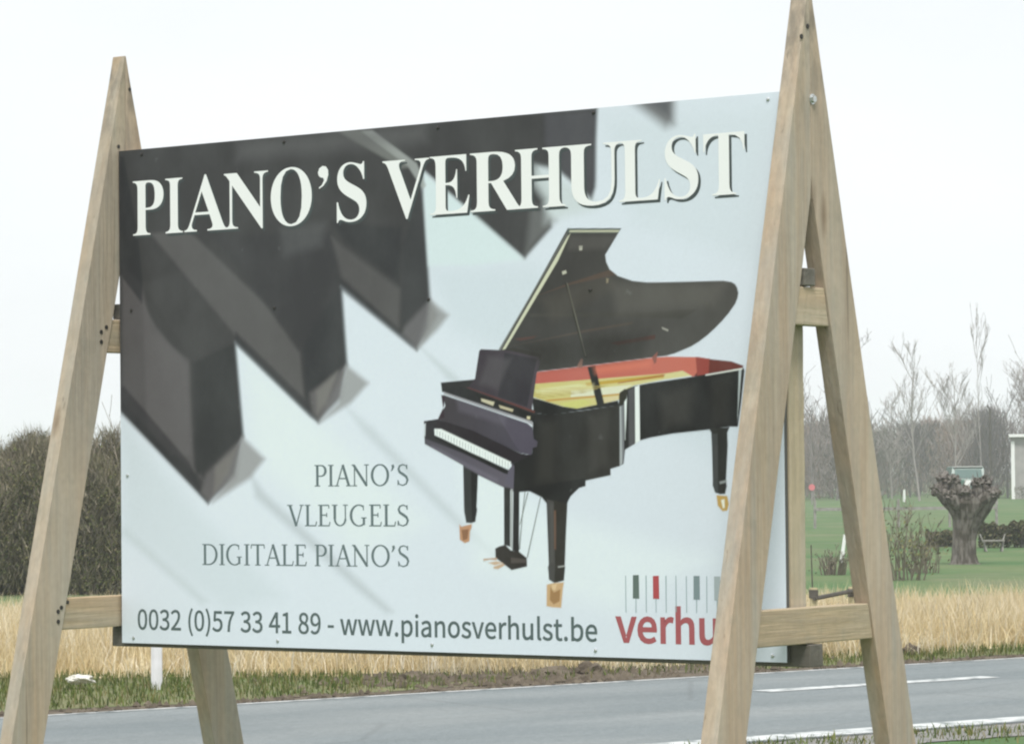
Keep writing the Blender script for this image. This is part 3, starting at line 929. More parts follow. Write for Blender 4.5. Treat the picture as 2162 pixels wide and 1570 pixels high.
POLY = [["454443",[2269,1567,2510,1555,2438,1462,2442,1436,2457,1408,2493,1383,2558,1362,2622,1354,2707,1351,2952,1346,2987,1340,3002,1332,3011,1319,3016,1300,3012,1282,3002,1262,2987,1245,2975,1231,2947,1205,2915,1179,2882,1155,2845,1133,2811,1117,2774,1105,2739,1094,2704,1087,2597,1079,2328,1059,2121,1045,1952,1130],["545351",[2164,1522,2950,1195]]],["57605d",[2269,1567,2510,1555,2495,1538,2265,1550],None],["b9b9a4",[2279,1560,2504,1549,2498,1542,2276,1553],None],["6d6f6c",[2265,1550,2269,1546,1952,1130,1944,1132],None],["c9cbb5",[2269,1539,2282,1548,2223,1450,1971,1127,1959,1129,2201,1448],None],["5c4f48",[2124,1325,2274,1366,2457,1407,2486,1387,2281,1360],None],["57504b",[2001,1143,2345,1192,2563,1214,2548,1206,2315,1180],None],["5a4643",[2017,1170,2122,1177,2107,1169,2047,1162],None],["55423f",[2454,1141,2655,1164,2655,1149,2490,1131],None],["4c4b48",[2086,1261,2635,1247,2847,1250,2776,1218,2491,1234,2093,1249],None],["3f3d3b",[2009,1137,2144,1109,2128,1046,1952,1130],None],["b5665d",[2120,1044,2336,1059,2633,1081,2704,1084,2844,1078,2893,1070,2892,1018,2815,1009,2773,1030,2696,1020,2110,999],["bf7062",[2158,1019,2844,1048]]],["6b3f3b",[2879,1071,2983,1059,3034,1042,3030,1033,2875,1013,2822,1010],None],["934e48",[2830,1079,2889,1070,2885,1015,2836,1011],None],["c4bc7c",[2110,1000,2696,1023,2773,1031,2812,1012,2695,1002,2560,984,2502,959,2493,934,2400,917,2304,905,2238,914,2164,934,2095,954],["cec894",[2119,948,2773,1021]]],["b99d4e",[2342,998,2689,1021,2692,1008,2415,990,2349,986],None],["cfcf9b",[2106,978,2313,996,2349,987,2119,965],None],["d6d8c0",[2276,971,2553,987,2520,969,2494,955,2275,948],None],["b98f52",[2157,940,2494,956,2493,950,2171,934],None],["c6c67c",[2223,925,2327,938,2371,925,2304,905,2253,912],None],["d0c49c",[2407,941,2493,949,2490,934,2400,918],None],["9a5a44",[2632,1012,2694,1019,2694,1015,2488,992,2488,995],None],["34332f",[2493,952,2520,970,2563,982,2631,991,2787,1006,3034,1034,3038,1025,3022,911,3007,827,2969,828,2889,819,2728,807,2629,794,2582,784,2517,752,2509,701,2489,693],["2a2926",[2595,938,3014,888]]],["e3ecec",[2563,979,2583,984,2583,784,2562,773],None],["57575a",[2534,968,2561,977,2558,772,2534,763],None],["dfe8e8",[2515,956,2529,968,2523,863,2517,787],None],["a8aeb2",[2494,909,2503,911,2504,703,2492,694],None],["7c7f84",[2505,913,2513,915,2512,740,2505,704],None],["e5e9e4",[2871,1015,3029,1034,3029,1029,2872,1011],None],["b5bfc2",[3014,1027,3025,1029,3010,889,3005,843],None],["3c3b36",[2495,959,2518,972,2532,968,2527,939,2505,913,2492,916],None],["33312d",[2101,894,2178,886,2341,899,2494,915,2492,693,2451,683,2451,660,2337,641,2337,622,2308,615,2263,582,2252,558,2159,559,2137,581,2081,604,2033,601,2006,601,1999,704,2094,745],["3f3e3c",[2088,859,2484,699]]],["2c2b28",[2097,951,2164,934,2238,914,2304,905,2487,931,2494,913,2304,896,2178,883,2104,894],None],["3a3a3b",[1667,1016,1832,1024,1908,1019,2119,894,2111,855,1672,981],None],["454046",[1860,1136,1971,1129,2001,1125,2130,1098,2137,1079,2120,1038,2095,901,2074,904,1793,992,1830,1024,1852,1130],["4f4a51",[1831,1009,2121,1074]]],["504a50",[1971,1120,2121,1092,2074,916,1938,958],["434045",[1992,1573,2095,1363]]],["6b4743",[1789,995,1800,994,2111,899,2107,893],None],["2e2c2a",[1831,974,2118,883,2103,858,1846,951],None],["c3bda6",[1858,952,1922,937,1915,923,1861,941],None],["bdb59c",[1941,926,2010,908,2006,899,1949,914],None],["cfc8a8",[2073,882,2088,880,2087,869,2072,872],None],["9f9fa5",[1680,981,1699,975,2096,862,2101,846,2073,860,1682,972],None],["4a474b",[1677,970,2073,856,2097,840,2102,804,2094,739,2041,745,1806,827,1651,877,1687,927],["514e59",[1699,927,2102,774]]],["57535f",[1937,888,2077,853,2099,831,2102,798,2121,787,2117,768,2094,763,2088,737,2041,748,1997,800],None],["3a373a",[1650,878,1814,834,2041,745,2090,737,2003,704,1666,838,1631,842,1596,861,1604,873],None],["43393f",[1668,970,1687,963,1681,927,1651,878,1683,884],None],["3a393c",[1583,872,1651,878,1633,842,1635,817,1771,773,1980,680,2007,703,2012,703,2008,604,1964,618,1842,666,1770,703,1586,786],None],["c5cdd4",[1583,861,1592,864,1589,815,1582,818],None],["e3ecee",[1635,842,1666,841,1828,778,1996,713,1986,686,1813,748,1636,819],None],["54525a",[1589,806,1770,748,1972,671,2007,703,2012,697,2006,604,1964,618,1842,666,1770,703,1587,786],["64606b",[1595,806,2006,649]]],["2e2d2f",[1636,817,1813,748,1984,684,1981,668,1965,671,1812,733,1636,805],None],["625f6c",[1986,680,2009,694,2005,616,1964,632],None],["434444",[1770,704,1840,668,1832,549,1835,537,1833,525,1825,491,1806,486,1782,488,1773,528,1772,546],None],["373737",[1808,683,1840,668,1832,549,1825,491,1809,491],None],["b88f72",[1749,482,1759,473,1809,483,1808,470,1800,455,1797,418,1774,411,1751,424],None],["8d6a53",[1759,461,1794,464,1787,427,1766,421],None],["3c3c3c",[1962,621,1992,616,1989,398,1960,406],None],["373636",[2006,613,2034,605,2029,372,1999,386],None],["a2a6a6",[1994,613,2003,612,1997,389,1990,395],None],["6d7370",[2058,602,2062,602,2047,503,2034,389,2029,389,2043,503],None],["6d7370",[2071,600,2076,600,2038,485,2033,479],None],["6d7370",[2131,586,2135,586,2070,359,2065,359],None],["3d3a38",[1918,392,1938,400,1965,406,1991,386,2031,380,2065,358,2066,326,1994,312,1919,357],None],["55504d",[1991,359,2063,353,2065,340,1991,338],None],["b59a85",[1861,353,1926,358,1924,348,1892,350,1863,345],None],["c4ab94",[1884,339,1924,345,1953,339,1915,329],None],["bea48c",[1907,323,1953,337,1964,330,1930,315,1911,317],None],["3c3a37",[2158,588,2255,563,2246,438,2240,334,2241,324,2235,276,2192,266,2167,279,2163,324,2166,336],None],["4d4c4b",[2161,575,2192,566,2195,336,2191,268,2167,279,2163,324,2168,336],None],["6a5549",[2192,533,2202,533,2200,390,2192,390],None],["34322e",[2032,611,2338,651,2337,622,2308,615,2270,585,2252,558,2163,575,2138,593,2081,604],None],["a3a5a4",[2208,328,2239,332,2239,327,2209,323],None],["c2a37e",[2156,260,2177,265,2235,270,2230,248,2221,176,2184,177,2154,181],None],["9c7c58",[2173,253,2188,232,2218,244,2214,200,2187,188,2169,205],None],["d2b894",[2177,260,2203,264,2196,241,2181,241],None],["3a3a39",[2884,823,2972,827,2962,807,2963,761,2954,638,2957,618,2949,590,2927,589,2907,595,2897,621,2898,638,2895,762,2893,808],None],["4a4c4c",[2896,803,2920,805,2919,595,2907,595,2897,621,2898,638],None],["8a8f90",[2925,634,2956,640,2956,631,2928,625],None],["b8995c",[2912,586,2958,583,2965,555,2958,531,2937,529,2917,549],None],["e2e4d5",[2931,569,2946,572,2947,540,2939,540],None],["3a3936",[2254,1367,2266,1366,2352,1091,2339,1090],None],["7c7b72",[2262,1367,2266,1366,2347,1097,2343,1097],None],["2e2d2b",[2352,1056,2387,1059,2427,918,2394,915],None],["8f6f66",[2303,1057,2323,1087,2332,1085,2327,1053],None],["8a5c55",[2640,1083,2665,1103,2659,1065,2650,1059],None],["c9c8bb",[2320,1501,2336,1500,2334,1484,2321,1484],None],["b9b8aa",[2241,1410,2259,1414,2263,1403,2244,1398],None],["b3a68a",[2442,1377,2452,1374,2449,1359,2441,1359],None],["a5a39c",[2684,1191,2713,1180,2712,1174,2687,1184],None],["8f979c",[1646,836,1647,836,1647,818,1646,818],None],["8f979c",[1659,831,1661,831,1661,812,1659,813],None],["8f979c",[1673,826,1675,826,1674,807,1673,808],None],["8f979c",[1687,821,1688,821,1688,802,1686,802],None],["8f979c",[1700,816,1702,816,1702,796,1700,797],None],["8f979c",[1714,811,1715,811,1715,791,1714,791],None],["8f979c",[1727,806,1729,806,1729,785,1727,786],None],["8f979c",[1741,801,1743,801,1742,780,1741,781],None],["8f979c",[1754,796,1756,796,1756,775,1754,775],None],["8f979c",[1768,791,1770,791,1769,769,1768,770],None],["8f979c",[1781,786,1783,786,1783,764,1781,765],None],["8f979c",[1795,781,1796,781,1796,759,1794,759],None],["8f979c",[1808,776,1810,776,1810,753,1808,754],None],["8f979c",[1822,771,1823,771,1823,748,1821,749],None],["8f979c",[1835,766,1837,766,1836,743,1835,743],None],["8f979c",[1848,761,1850,761,1850,737,1848,738],None],["8f979c",[1862,756,1863,756,1863,732,1862,733],None],["8f979c",[1875,751,1877,751,1877,727,1875,727],None],["8f979c",[1889,747,1890,746,1890,721,1888,722],None],["8f979c",[1902,742,1904,741,1903,716,1902,717],None],["8f979c",[1915,737,1917,736,1916,711,1915,711],None],["8f979c",[1928,732,1930,731,1930,706,1928,706],None],["8f979c",[1942,727,1943,726,1943,700,1941,701],None],["8f979c",[1955,722,1957,721,1956,695,1955,696],None],["8f979c",[1968,717,1970,716,1969,690,1968,690],None],["8f979c",[1981,712,1983,712,1983,685,1981,685],None],["a8985c",[2112,978,2444,987,2444,986,2112,977],None],["a8985c",[2112,973,2428,983,2428,982,2112,972],None],["a8985c",[2112,967,2412,979,2412,978,2112,966],None],["a8985c",[2112,962,2396,976,2396,975,2112,961],None],["a8985c",[2112,957,2380,972,2380,971,2112,955],None],["a8985c",[2112,951,2364,968,2364,967,2112,950],None],["a8985c",[2112,946,2348,964,2348,963,2112,945],None]]
SHEEN = [["6b6965",34,0.45,[2457,1360,2959,1338,2916,1259,2491,1240]],["57544f",30,0.5,[2139,1313,2457,1401,2493,1346,2198,1227]],["373634",30,0.6,[2047,1148,2634,1176,2597,1084,2136,1055]],["5f5d5b",14,0.5,[2276,1540,2495,1529,2437,1485,2268,1487]],["4d4c4a",22,0.6,[2355,878,2443,888,2440,699,2360,676]],["454442",26,0.6,[2133,858,2215,862,2190,642,2115,643]],["4b4a48",30,0.6,[2673,953,2815,973,2799,846,2686,825]],["3f3e3c",24,0.6,[2899,1000,2982,1010,2966,843,2896,833]],["6a6672",14,0.5,[1738,956,1983,891,1967,849,1753,907]],["7a7684",10,0.5,[1619,781,1934,650,1934,635,1618,762]],["5b595d",16,0.6,[1894,1110,2001,1095,1938,982,1854,1008]],["d9d4a6",12,0.5,[2135,984,2379,993,2378,972,2142,959]],["d77f68",16,0.5,[2380,1052,2632,1071,2632,1048,2387,1031]],["5a5958",7,0.6,[2174,557,2189,557,2189,342,2175,342]],["525252",7,0.6,[2906,762,2920,762,2918,647,2907,647]]]
LOGO = [["8b9fa2",[2511,297,2514,297,2514,164,2511,164]],["8b9fa2",[2601,298,2605,298,2604,165,2601,165]],["8b9fa2",[2688,298,2692,298,2691,166,2688,166]],["8b9fa2",[2732,299,2735,299,2735,169,2731,169]],["8b9fa2",[2777,298,2780,298,2780,167,2777,167]],["8b9fa2",[2865,298,2868,299,2867,168,2864,168]],["8b9fa2",[2955,299,2958,299,2958,168,2954,168]],["66736f",[2545,299,2571,300,2572,215,2544,215]],["93a6a9",[2556,215,2559,215,2559,164,2555,164]],["ab5558",[2633,297,2659,298,2660,215,2633,215]],["93a6a9",[2644,215,2647,215,2647,166,2644,166]],["7e8d91",[2810,299,2836,299,2836,215,2809,215]],["93a6a9",[2820,215,2824,215,2823,167,2820,167]],["a3adb1",[2898,298,2924,298,2924,214,2898,213]],["93a6a9",[2908,213,2912,214,2911,167,2908,167]]]
HEAD = [["P",0.0763,0.2493],["I",0.2562,0.3537],["A",0.3589,0.5951],["N",0.5741,0.8107],["O",0.8206,1.036],["'",1.0651,1.1213],["S",1.1597,1.312],["V",1.3905,1.6225],["E",1.6221,1.8159],["R",1.8159,2.0651],["H",2.0284,2.263],["U",2.2534,2.5151],["L",2.5026,2.6869],["S",2.7022,2.8528],["T",2.8725,3.0517]]
SCREWS = [[3151,1977],[2393,1985],[1611,1332],[836,1329],[65,1348],[37,679],[65,22],[839,26],[1613,28],[2375,24],[3141,23],[2369,1337],[129,1979],[893,1978],[1665,1980]]
SERIF = {"P":[917,[[34,0,34,38,79,43,114,53,137,69,152,94,161,130,164,177,164,832,161,874,152,907,136,931,113,947,79,958,35,963,35,1000,469,1000,557,998,631,992,691,981,737,966,784,941,823,910,855,873,879,830,893,782,898,729,892,669,875,616,846,568,805,527,753,494,690,470,616,456,531,451,400,451,400,177,403,130,412,94,426,69,450,53,485,43,531,38,531,0],[400,504,442,504,508,510,559,527,597,555,622,596,637,652,642,723,637,793,625,849,604,892,573,923,530,941,475,947,449,945,429,940,415,931,407,917,401,899,400,875]]],"I":[572,[[29,0,29,38,74,45,109,56,134,71,151,92,162,124,165,165,165,850,162,890,153,919,139,939,115,951,78,959,29,963,29,1000,537,1000,537,963,490,959,455,951,430,939,414,919,404,890,401,850,401,170,402,141,406,117,412,97,421,81,434,68,452,58,475,49,505,43,540,38,540,0]]],"A":[959,[[-19,0,-19,40,8,43,31,52,52,66,70,89,89,121,108,164,453,1024,493,1022,844,190,865,142,885,104,903,75,922,56,945,44,973,40,973,0,503,0,503,40,569,47,609,67,622,100,620,118,612,144,599,178,555,291,227,291,173,155,170,147,168,139,166,129,165,120,164,112,164,106,176,69,212,47,271,40,280,40,280,0],[249,353,531,353,388,701]]],"N":[1084,[[885,-24,235,768,235,173,237,126,246,91,260,68,284,53,319,43,366,38,366,0,40,0,40,38,72,40,98,45,119,51,135,60,148,74,156,91,162,113,166,140,167,173,167,853,124,905,95,938,80,951,69,956,55,960,40,963,40,1000,344,1000,858,370,858,829,857,861,854,888,848,909,839,926,826,938,810,948,788,954,761,959,727,963,727,1000,1053,1000,1053,963,1008,958,974,948,951,933,937,909,929,874,926,827,926,-24]]],"O":[1153,[[572,-24,519,-21,467,-14,418,-1,370,16,325,38,283,64,244,93,207,127,174,164,145,204,120,247,99,294,82,342,70,393,63,446,60,500,63,554,70,607,82,657,99,706,120,752,145,795,175,835,208,872,245,906,285,936,328,962,374,984,423,1001,474,1014,527,1021,583,1024,636,1021,688,1014,737,1002,785,985,830,963,872,938,911,908,947,875,980,839,1009,799,1034,756,1055,709,1072,660,1085,609,1092,556,1094,500,1092,446,1085,393,1072,342,1055,294,1034,247,1008,204,979,164,945,127,909,93,869,64,826,38,779,16,731,-1,680,-14,627,-21],[581,27,691,56,770,145,818,293,833,500,829,609,816,705,794,786,763,853,725,906,680,943,629,966,571,973,460,944,382,855,334,707,319,500,323,391,336,296,358,215,389,147,428,95,473,57,524,34]]],"S":[857,[[94,-24,94,347,137,347,157,271,182,207,211,153,245,109,284,76,328,52,377,37,432,32,484,38,528,53,564,79,591,113,607,152,612,196,605,242,583,284,546,320,494,351,357,419,297,451,246,485,203,519,169,555,143,593,124,634,113,680,109,729,113,786,126,838,147,884,176,925,211,959,253,987,300,1007,351,1020,406,1024,436,1022,469,1019,504,1013,540,1005,579,996,619,984,640,979,646,977,652,977,658,976,680,982,695,997,704,1024,745,1024,745,701,708,701,692,753,671,802,645,845,614,883,581,916,545,942,507,961,467,973,426,976,380,972,340,959,307,937,282,908,267,874,263,835,267,799,280,767,301,739,331,714,368,689,414,665,556,599,612,571,659,542,697,512,727,480,751,448,768,413,780,376,787,336,789,292,784,232,769,177,744,127,710,83,667,47,617,17,573,0,527,-12,476,-20,422,-22,397,-22,373,-20,348,-17,324,-13,300,-6,276,1,253,10,233,16,216,21,203,24,192,26,186,27,172,25,160,22,152,15,145,6,139,-7,134,-24]]],"V":[940,[[466,-28,97,836,82,869,66,898,49,923,30,942,3,955,-31,963,-31,1000,463,1000,463,963,422,962,389,957,365,949,348,937,338,921,335,900,337,882,343,859,354,830,568,314,764,829,772,854,777,877,779,898,776,920,766,937,750,948,727,956,696,961,656,963,656,1000,971,1000,971,963,942,960,917,952,897,939,878,917,859,884,839,841,504,-28]]],"E":[971,[[31,0,31,37,78,40,113,49,137,65,153,89,162,125,165,171,165,810,162,866,152,908,136,934,112,950,79,960,35,963,35,1000,876,1000,876,702,842,702,830,765,810,818,782,861,747,892,703,916,649,932,584,942,509,945,480,945,457,943,439,940,425,935,415,927,409,915,404,899,402,878,401,853,401,540,425,540,485,545,533,562,569,591,590,620,608,658,622,704,633,758,668,758,668,260,631,260,624,314,614,361,600,398,581,428,557,452,529,468,495,479,454,486,407,488,401,488,401,147,403,115,410,92,422,77,440,68,468,62,506,60,558,62,605,67,649,74,688,85,735,104,777,131,814,164,847,206,876,256,903,314,944,314,883,0]]],"R":[1038,[[34,0,34,38,79,43,114,53,137,69,152,94,161,130,164,177,164,832,161,874,152,907,136,931,113,947,79,958,35,963,35,1000,476,1000,580,996,670,984,745,963,807,935,855,898,889,853,909,798,916,735,902,651,860,582,790,529,692,491,948,111,965,88,980,70,993,56,1009,46,1027,40,1050,38,1055,38,1055,0,743,0,442,466,400,466,400,177,403,130,412,94,426,69,450,53,485,43,531,38,531,0],[400,513,447,513,501,517,546,527,584,544,614,567,637,598,654,637,663,683,667,737,656,829,623,895,569,934,493,947,458,945,433,938,417,928,407,910,402,883,400,847]]],"H":[1149,[[34,0,34,38,79,43,114,53,137,69,152,94,161,130,164,177,164,832,161,874,152,907,136,931,113,947,79,958,35,963,35,1000,531,1000,531,963,498,960,470,955,448,948,432,940,419,927,410,912,404,891,401,864,400,832,400,550,751,550,751,832,750,864,746,891,741,912,733,927,720,940,704,948,682,955,654,960,619,963,619,1000,1114,1000,1114,963,1068,957,1034,946,1012,931,998,909,990,876,987,832,987,177,990,133,998,98,1013,72,1035,55,1069,43,1114,38,1114,0,619,0,619,38,664,43,699,52,723,67,738,91,748,127,751,177,751,485,400,485,400,177,403,130,412,94,426,69,450,53,485,43,531,38,531,0]]],"U":[1081,[[544,-28,450,-22,369,-5,303,23,251,63,211,114,183,178,166,253,161,341,161,832,158,874,149,907,133,931,110,947,76,958,32,963,32,1000,528,1000,528,963,495,960,467,955,445,948,428,940,415,927,406,912,401,891,398,864,397,832,397,307,400,246,409,193,425,149,446,113,486,77,538,56,603,49,716,67,797,124,845,218,861,350,861,830,858,874,849,907,833,930,808,946,771,957,721,963,721,1000,1041,1000,1041,963,1001,955,971,942,951,926,938,902,930,870,928,830,928,398,922,292,904,202,875,128,834,71,781,28,715,-3,636,-22]]],"L":[937,[[34,0,34,38,79,43,114,53,137,69,152,94,161,130,164,177,164,832,161,876,152,910,136,933,113,948,79,958,35,963,35,1000,549,1000,549,963,512,962,482,959,457,953,438,944,423,931,412,914,405,893,401,865,400,832,400,181,401,150,403,124,407,103,414,88,424,76,439,69,458,64,483,61,513,60,564,62,611,67,653,75,691,87,736,109,777,138,812,175,836,208,858,246,879,290,898,339,938,339,882,0]]],"T":[929,[[202,0,202,38,250,42,286,51,312,68,329,93,339,129,342,177,342,951,327,951,272,947,223,935,180,914,143,886,113,849,89,806,73,755,63,698,24,698,24,1000,901,1000,901,696,864,696,838,808,783,888,701,935,590,951,578,951,578,177,581,128,591,91,607,66,632,51,670,41,720,38,720,0]]],"G":[1115,[[588,-22,511,-18,439,-6,372,14,310,43,254,79,205,121,162,170,126,226,97,287,77,354,65,426,60,503,65,577,77,647,97,712,126,773,162,828,204,877,252,919,306,956,365,985,428,1006,495,1018,565,1022,623,1019,684,1008,747,991,811,968,825,962,839,958,851,957,867,959,880,964,891,973,901,985,911,1002,920,1022,960,1022,960,676,922,676,905,719,886,760,864,797,839,832,803,873,765,908,723,936,679,957,634,969,587,973,470,944,387,855,337,707,320,500,325,391,339,296,362,215,395,148,437,96,485,58,541,36,605,28,655,32,694,42,721,60,738,85,749,117,752,156,752,280,749,321,739,353,723,374,696,388,657,396,605,400,605,435,1099,435,1099,400,1056,396,1024,388,1003,375,990,354,982,323,979,282,979,63,882,26,785,-1,687,-17]]],"D":[1088,[[44,0,44,38,85,43,117,51,138,65,151,86,160,119,162,164,162,822,159,873,149,911,133,936,109,951,76,960,32,963,32,1000,487,1000,611,992,720,968,813,927,890,870,950,798,994,713,1019,613,1028,500,995,281,896,125,732,31,501,0],[488,53,556,60,614,81,662,116,701,164,731,227,753,305,766,397,770,503,752,699,700,839,612,923,490,951,457,949,432,942,417,930,407,911,402,883,400,845,400,158,402,121,407,93,417,74,432,63,456,55]]],"C":[1028,[[563,-24,492,-19,424,-7,361,14,302,44,248,80,200,124,158,173,122,229,94,291,74,357,62,427,58,501,62,575,74,645,94,710,123,771,159,826,201,875,250,918,305,955,365,984,429,1005,497,1018,569,1022,622,1019,679,1008,741,991,807,966,822,960,836,957,851,956,883,963,906,985,920,1022,959,1022,959,677,922,677,894,742,862,800,825,850,782,894,736,929,688,954,637,968,583,973,466,944,382,854,332,705,316,497,334,302,389,163,482,79,611,52,655,55,699,63,743,78,786,98,828,124,868,155,906,191,941,233,982,195,899,99,802,31,690,-10]]]}
SANS = {"0":[757,[[379,-18,508,15,606,112,668,275,690,503,668,730,606,891,508,986,379,1018,250,986,152,891,90,730,68,503,90,275,152,112,250,15],[379,83,302,108,241,183,202,314,188,503,202,692,241,821,302,896,379,920,457,896,517,821,556,692,570,503,556,314,517,183,457,108]]],"1":[757,[[120,0,668,0,668,104,468,104,468,1000,372,1000,314,971,246,948,165,929,165,850,344,850,344,104,120,104]]],"2":[757,[[60,0,689,0,689,108,412,108,359,106,303,103,248,98,409,262,533,420,613,573,641,724,621,845,562,938,470,997,349,1018,261,1007,185,978,117,932,55,872,127,801,187,861,257,902,334,917,437,891,498,821,518,719,491,584,407,435,264,266,60,74]]],"3":[757,[[359,-18,485,2,587,58,656,147,681,267,664,361,619,435,552,489,469,521,469,528,563,580,624,660,647,768,625,874,564,952,472,1001,355,1018,248,1002,156,960,76,899,143,820,205,870,274,904,351,917,441,897,499,842,520,759,506,683,459,623,374,582,243,568,243,472,389,458,485,417,538,354,554,271,528,172,457,109,351,86,249,102,169,144,104,201,40,120,95,68,165,24,253,-6]]],"4":[757,[[464,0,581,0,581,276,715,276,715,375,581,375,581,1000,443,1000,27,357,27,276,464,276],[464,375,157,375,385,716,413,766,440,815,465,864,471,864,468,805,465,740,464,682]]],"5":[757,[[357,-18,479,5,584,72,657,179,685,325,661,468,596,567,500,625,383,644,328,639,279,626,233,604,259,894,636,894,636,1000,150,1000,117,533,184,491,238,523,290,543,351,550,460,523,532,445,558,322,541,224,496,149,428,102,345,86,242,102,162,142,100,196,37,115,94,66,164,23,251,-6]]],"6":[757,[[411,-18,521,6,613,72,675,174,698,307,679,445,623,543,535,601,420,621,341,606,262,565,194,501,217,696,273,824,353,894,452,915,511,906,565,879,610,839,681,915,618,969,541,1005,446,1018,307,988,189,894,107,727,76,477,102,261,172,106,278,13],[196,401,265,475,334,516,400,528,500,501,560,424,580,307,557,188,497,109,411,80,326,101,262,163,218,264]]],"7":[757,[[270,0,400,0,419,268,465,497,551,709,693,925,693,1000,67,1000,67,894,553,894,428,692,344,487,294,261]]],"8":[757,[[382,-18,510,2,608,57,672,139,694,240,680,332,643,405,590,460,527,503,527,510,587,570,638,653,659,752,640,858,586,941,500,996,385,1015,276,997,189,945,131,865,111,761,129,666,178,590,246,531,246,525,178,480,120,418,78,341,63,248,87,142,153,57,254,2],[450,543,365,580,292,625,242,684,224,761,245,846,301,902,383,922,475,898,532,835,553,745,541,673,506,606],[383,75,276,99,201,164,173,259,191,349,240,425,311,486,412,443,497,394,554,331,576,244,552,156,485,97]]],"9":[757,[[321,-18,456,13,572,111,653,284,683,543,658,751,587,900,480,988,347,1018,236,994,145,929,83,826,60,693,80,557,135,459,222,399,336,379,419,394,498,436,566,501,541,305,486,177,408,107,317,86,253,95,196,121,147,162,79,85,142,32,222,-4],[565,606,496,529,425,485,356,472,257,500,197,576,177,693,200,813,261,892,348,921,433,901,499,841,543,742]]],"(":[461,[[326,-267,402,-233,326,-81,272,81,240,251,229,424,240,597,272,766,326,928,402,1080,326,1116,242,959,179,794,139,616,126,424,139,231,179,54,242,-111]]],")":[461,[[135,-267,219,-111,282,54,322,231,336,424,322,616,282,794,219,959,135,1116,57,1080,134,928,189,766,222,597,233,424,222,251,189,81,134,-81,57,-233]]],"-":[473,[[63,334,412,334,412,430,63,430]]],"w":[1094,[[243,0,387,0,492,397,510,468,527,539,543,613,550,613,567,539,583,469,600,400,707,0,858,0,1059,741,939,741,831,312,815,243,801,174,786,106,779,106,762,174,745,243,727,312,611,741,490,741,374,312,357,243,340,174,325,106,318,106,303,174,289,243,274,312,164,741,37,741]]],".":[379,[[190,-18,235,-6,267,27,280,76,267,127,235,160,190,172,144,160,112,127,100,76,112,27,144,-6]]],"p":[846,[[126,-312,251,-312,251,-61,247,68,315,21,384,-8,452,-18,573,9,676,87,747,212,774,382,754,538,698,657,605,733,479,760,394,745,315,707,243,655,240,655,228,741,126,741],[431,87,377,94,316,118,251,164,251,554,320,609,385,643,447,655,538,635,599,580,633,493,644,381,628,258,584,165,516,107]]],"i":[375,[[126,0,251,0,251,741,126,741],[188,894,232,904,261,933,271,977,261,1019,232,1047,188,1057,145,1047,117,1019,106,977,117,933,145,904]]],"a":[768,[[296,-18,385,-3,467,35,542,89,546,89,557,0,659,0,659,456,644,581,599,677,519,738,402,760,289,744,190,708,112,663,160,577,224,615,299,644,382,656,476,629,522,560,535,469,331,434,189,378,107,299,80,192,109,78,185,7],[332,83,265,95,218,133,201,201,218,266,274,318,377,358,535,386,535,180,466,126,400,94]]],"n":[832,[[126,0,251,0,251,538,319,600,383,638,453,651,533,630,579,566,593,453,593,0,718,0,718,469,704,594,663,685,592,741,491,760,397,743,316,697,243,633,240,633,228,741,126,741]]],"o":[827,[[413,-18,543,8,653,84,728,206,756,370,728,535,653,657,543,734,413,760,283,734,174,657,99,535,71,370,99,206,174,84,283,8],[413,86,326,106,258,164,215,253,199,370,215,486,258,576,326,634,413,655,501,634,569,576,613,486,629,370,613,253,569,164,501,106]]],"s":[638,[[319,-18,435,0,519,47,571,117,588,202,568,291,516,352,444,394,363,427,285,459,226,498,203,555,218,609,264,648,341,663,402,654,457,631,509,598,569,675,505,718,427,748,340,760,231,744,151,699,102,632,85,550,117,446,198,380,300,336,380,303,444,258,469,195,453,137,405,95,323,79,242,90,170,121,104,168,44,85,123,32,217,-4]]],"v":[711,[[285,0,431,0,693,741,570,741,430,319,407,246,384,173,362,101,355,101,332,173,310,246,286,319,147,741,18,741]]],"e":[756,[[426,-18,519,-8,599,19,668,57,625,141,568,109,507,89,439,82,343,100,267,152,216,234,194,341,693,341,696,362,698,386,698,412,679,556,622,665,529,735,402,760,279,733,173,655,99,533,71,370,99,206,174,84,287,8],[192,430,217,528,265,600,330,645,405,660,504,634,567,556,589,430]]],"r":[529,[[126,0,251,0,251,476,307,576,372,631,437,648,464,647,486,643,509,636,532,744,509,753,483,758,453,760,374,741,302,688,243,606,240,606,228,741,126,741]]],"h":[828,[[126,0,251,0,251,538,319,600,383,638,453,651,533,630,579,566,593,453,593,0,718,0,718,469,704,594,663,685,592,741,491,760,398,743,317,698,246,636,251,789,251,1086,126,1086]]],"u":[828,[[342,-18,435,-1,515,46,587,116,591,116,600,0,704,0,704,741,580,741,580,216,513,144,449,103,379,90,300,110,254,174,240,286,240,741,115,741,115,271,128,146,170,56,241,1]]],"l":[387,[[256,-18,286,-16,310,-12,329,-7,311,89,300,87,292,86,285,86,268,91,256,108,251,139,251,1086,126,1086,126,147,139,58,181,2]]],"t":[514,[[357,-18,404,-14,451,-4,495,10,471,104,444,94,415,86,386,83,318,100,282,148,271,225,271,640,473,640,473,741,271,741,271,950,168,950,154,741,37,734,37,640,147,640,147,229,158,128,194,50,258,0]]],"b":[843,[[452,-18,573,9,676,87,747,212,774,382,754,538,698,657,605,733,479,760,397,746,318,709,246,656,251,789,251,1086,126,1086,126,0,225,0,236,76,241,76,309,26,381,-6],[431,87,377,94,315,118,251,164,251,554,319,609,385,643,447,655,538,635,599,580,633,493,644,381,628,258,584,165,516,107]]]}

def ink(col, lift=.038):
    """reflectance of a printed colour: the sheet's own sheen already lifts the blacks a little"""
    return [max(.010, c - lift * max(0, 1 - c / .5)) for c in lin(col)]

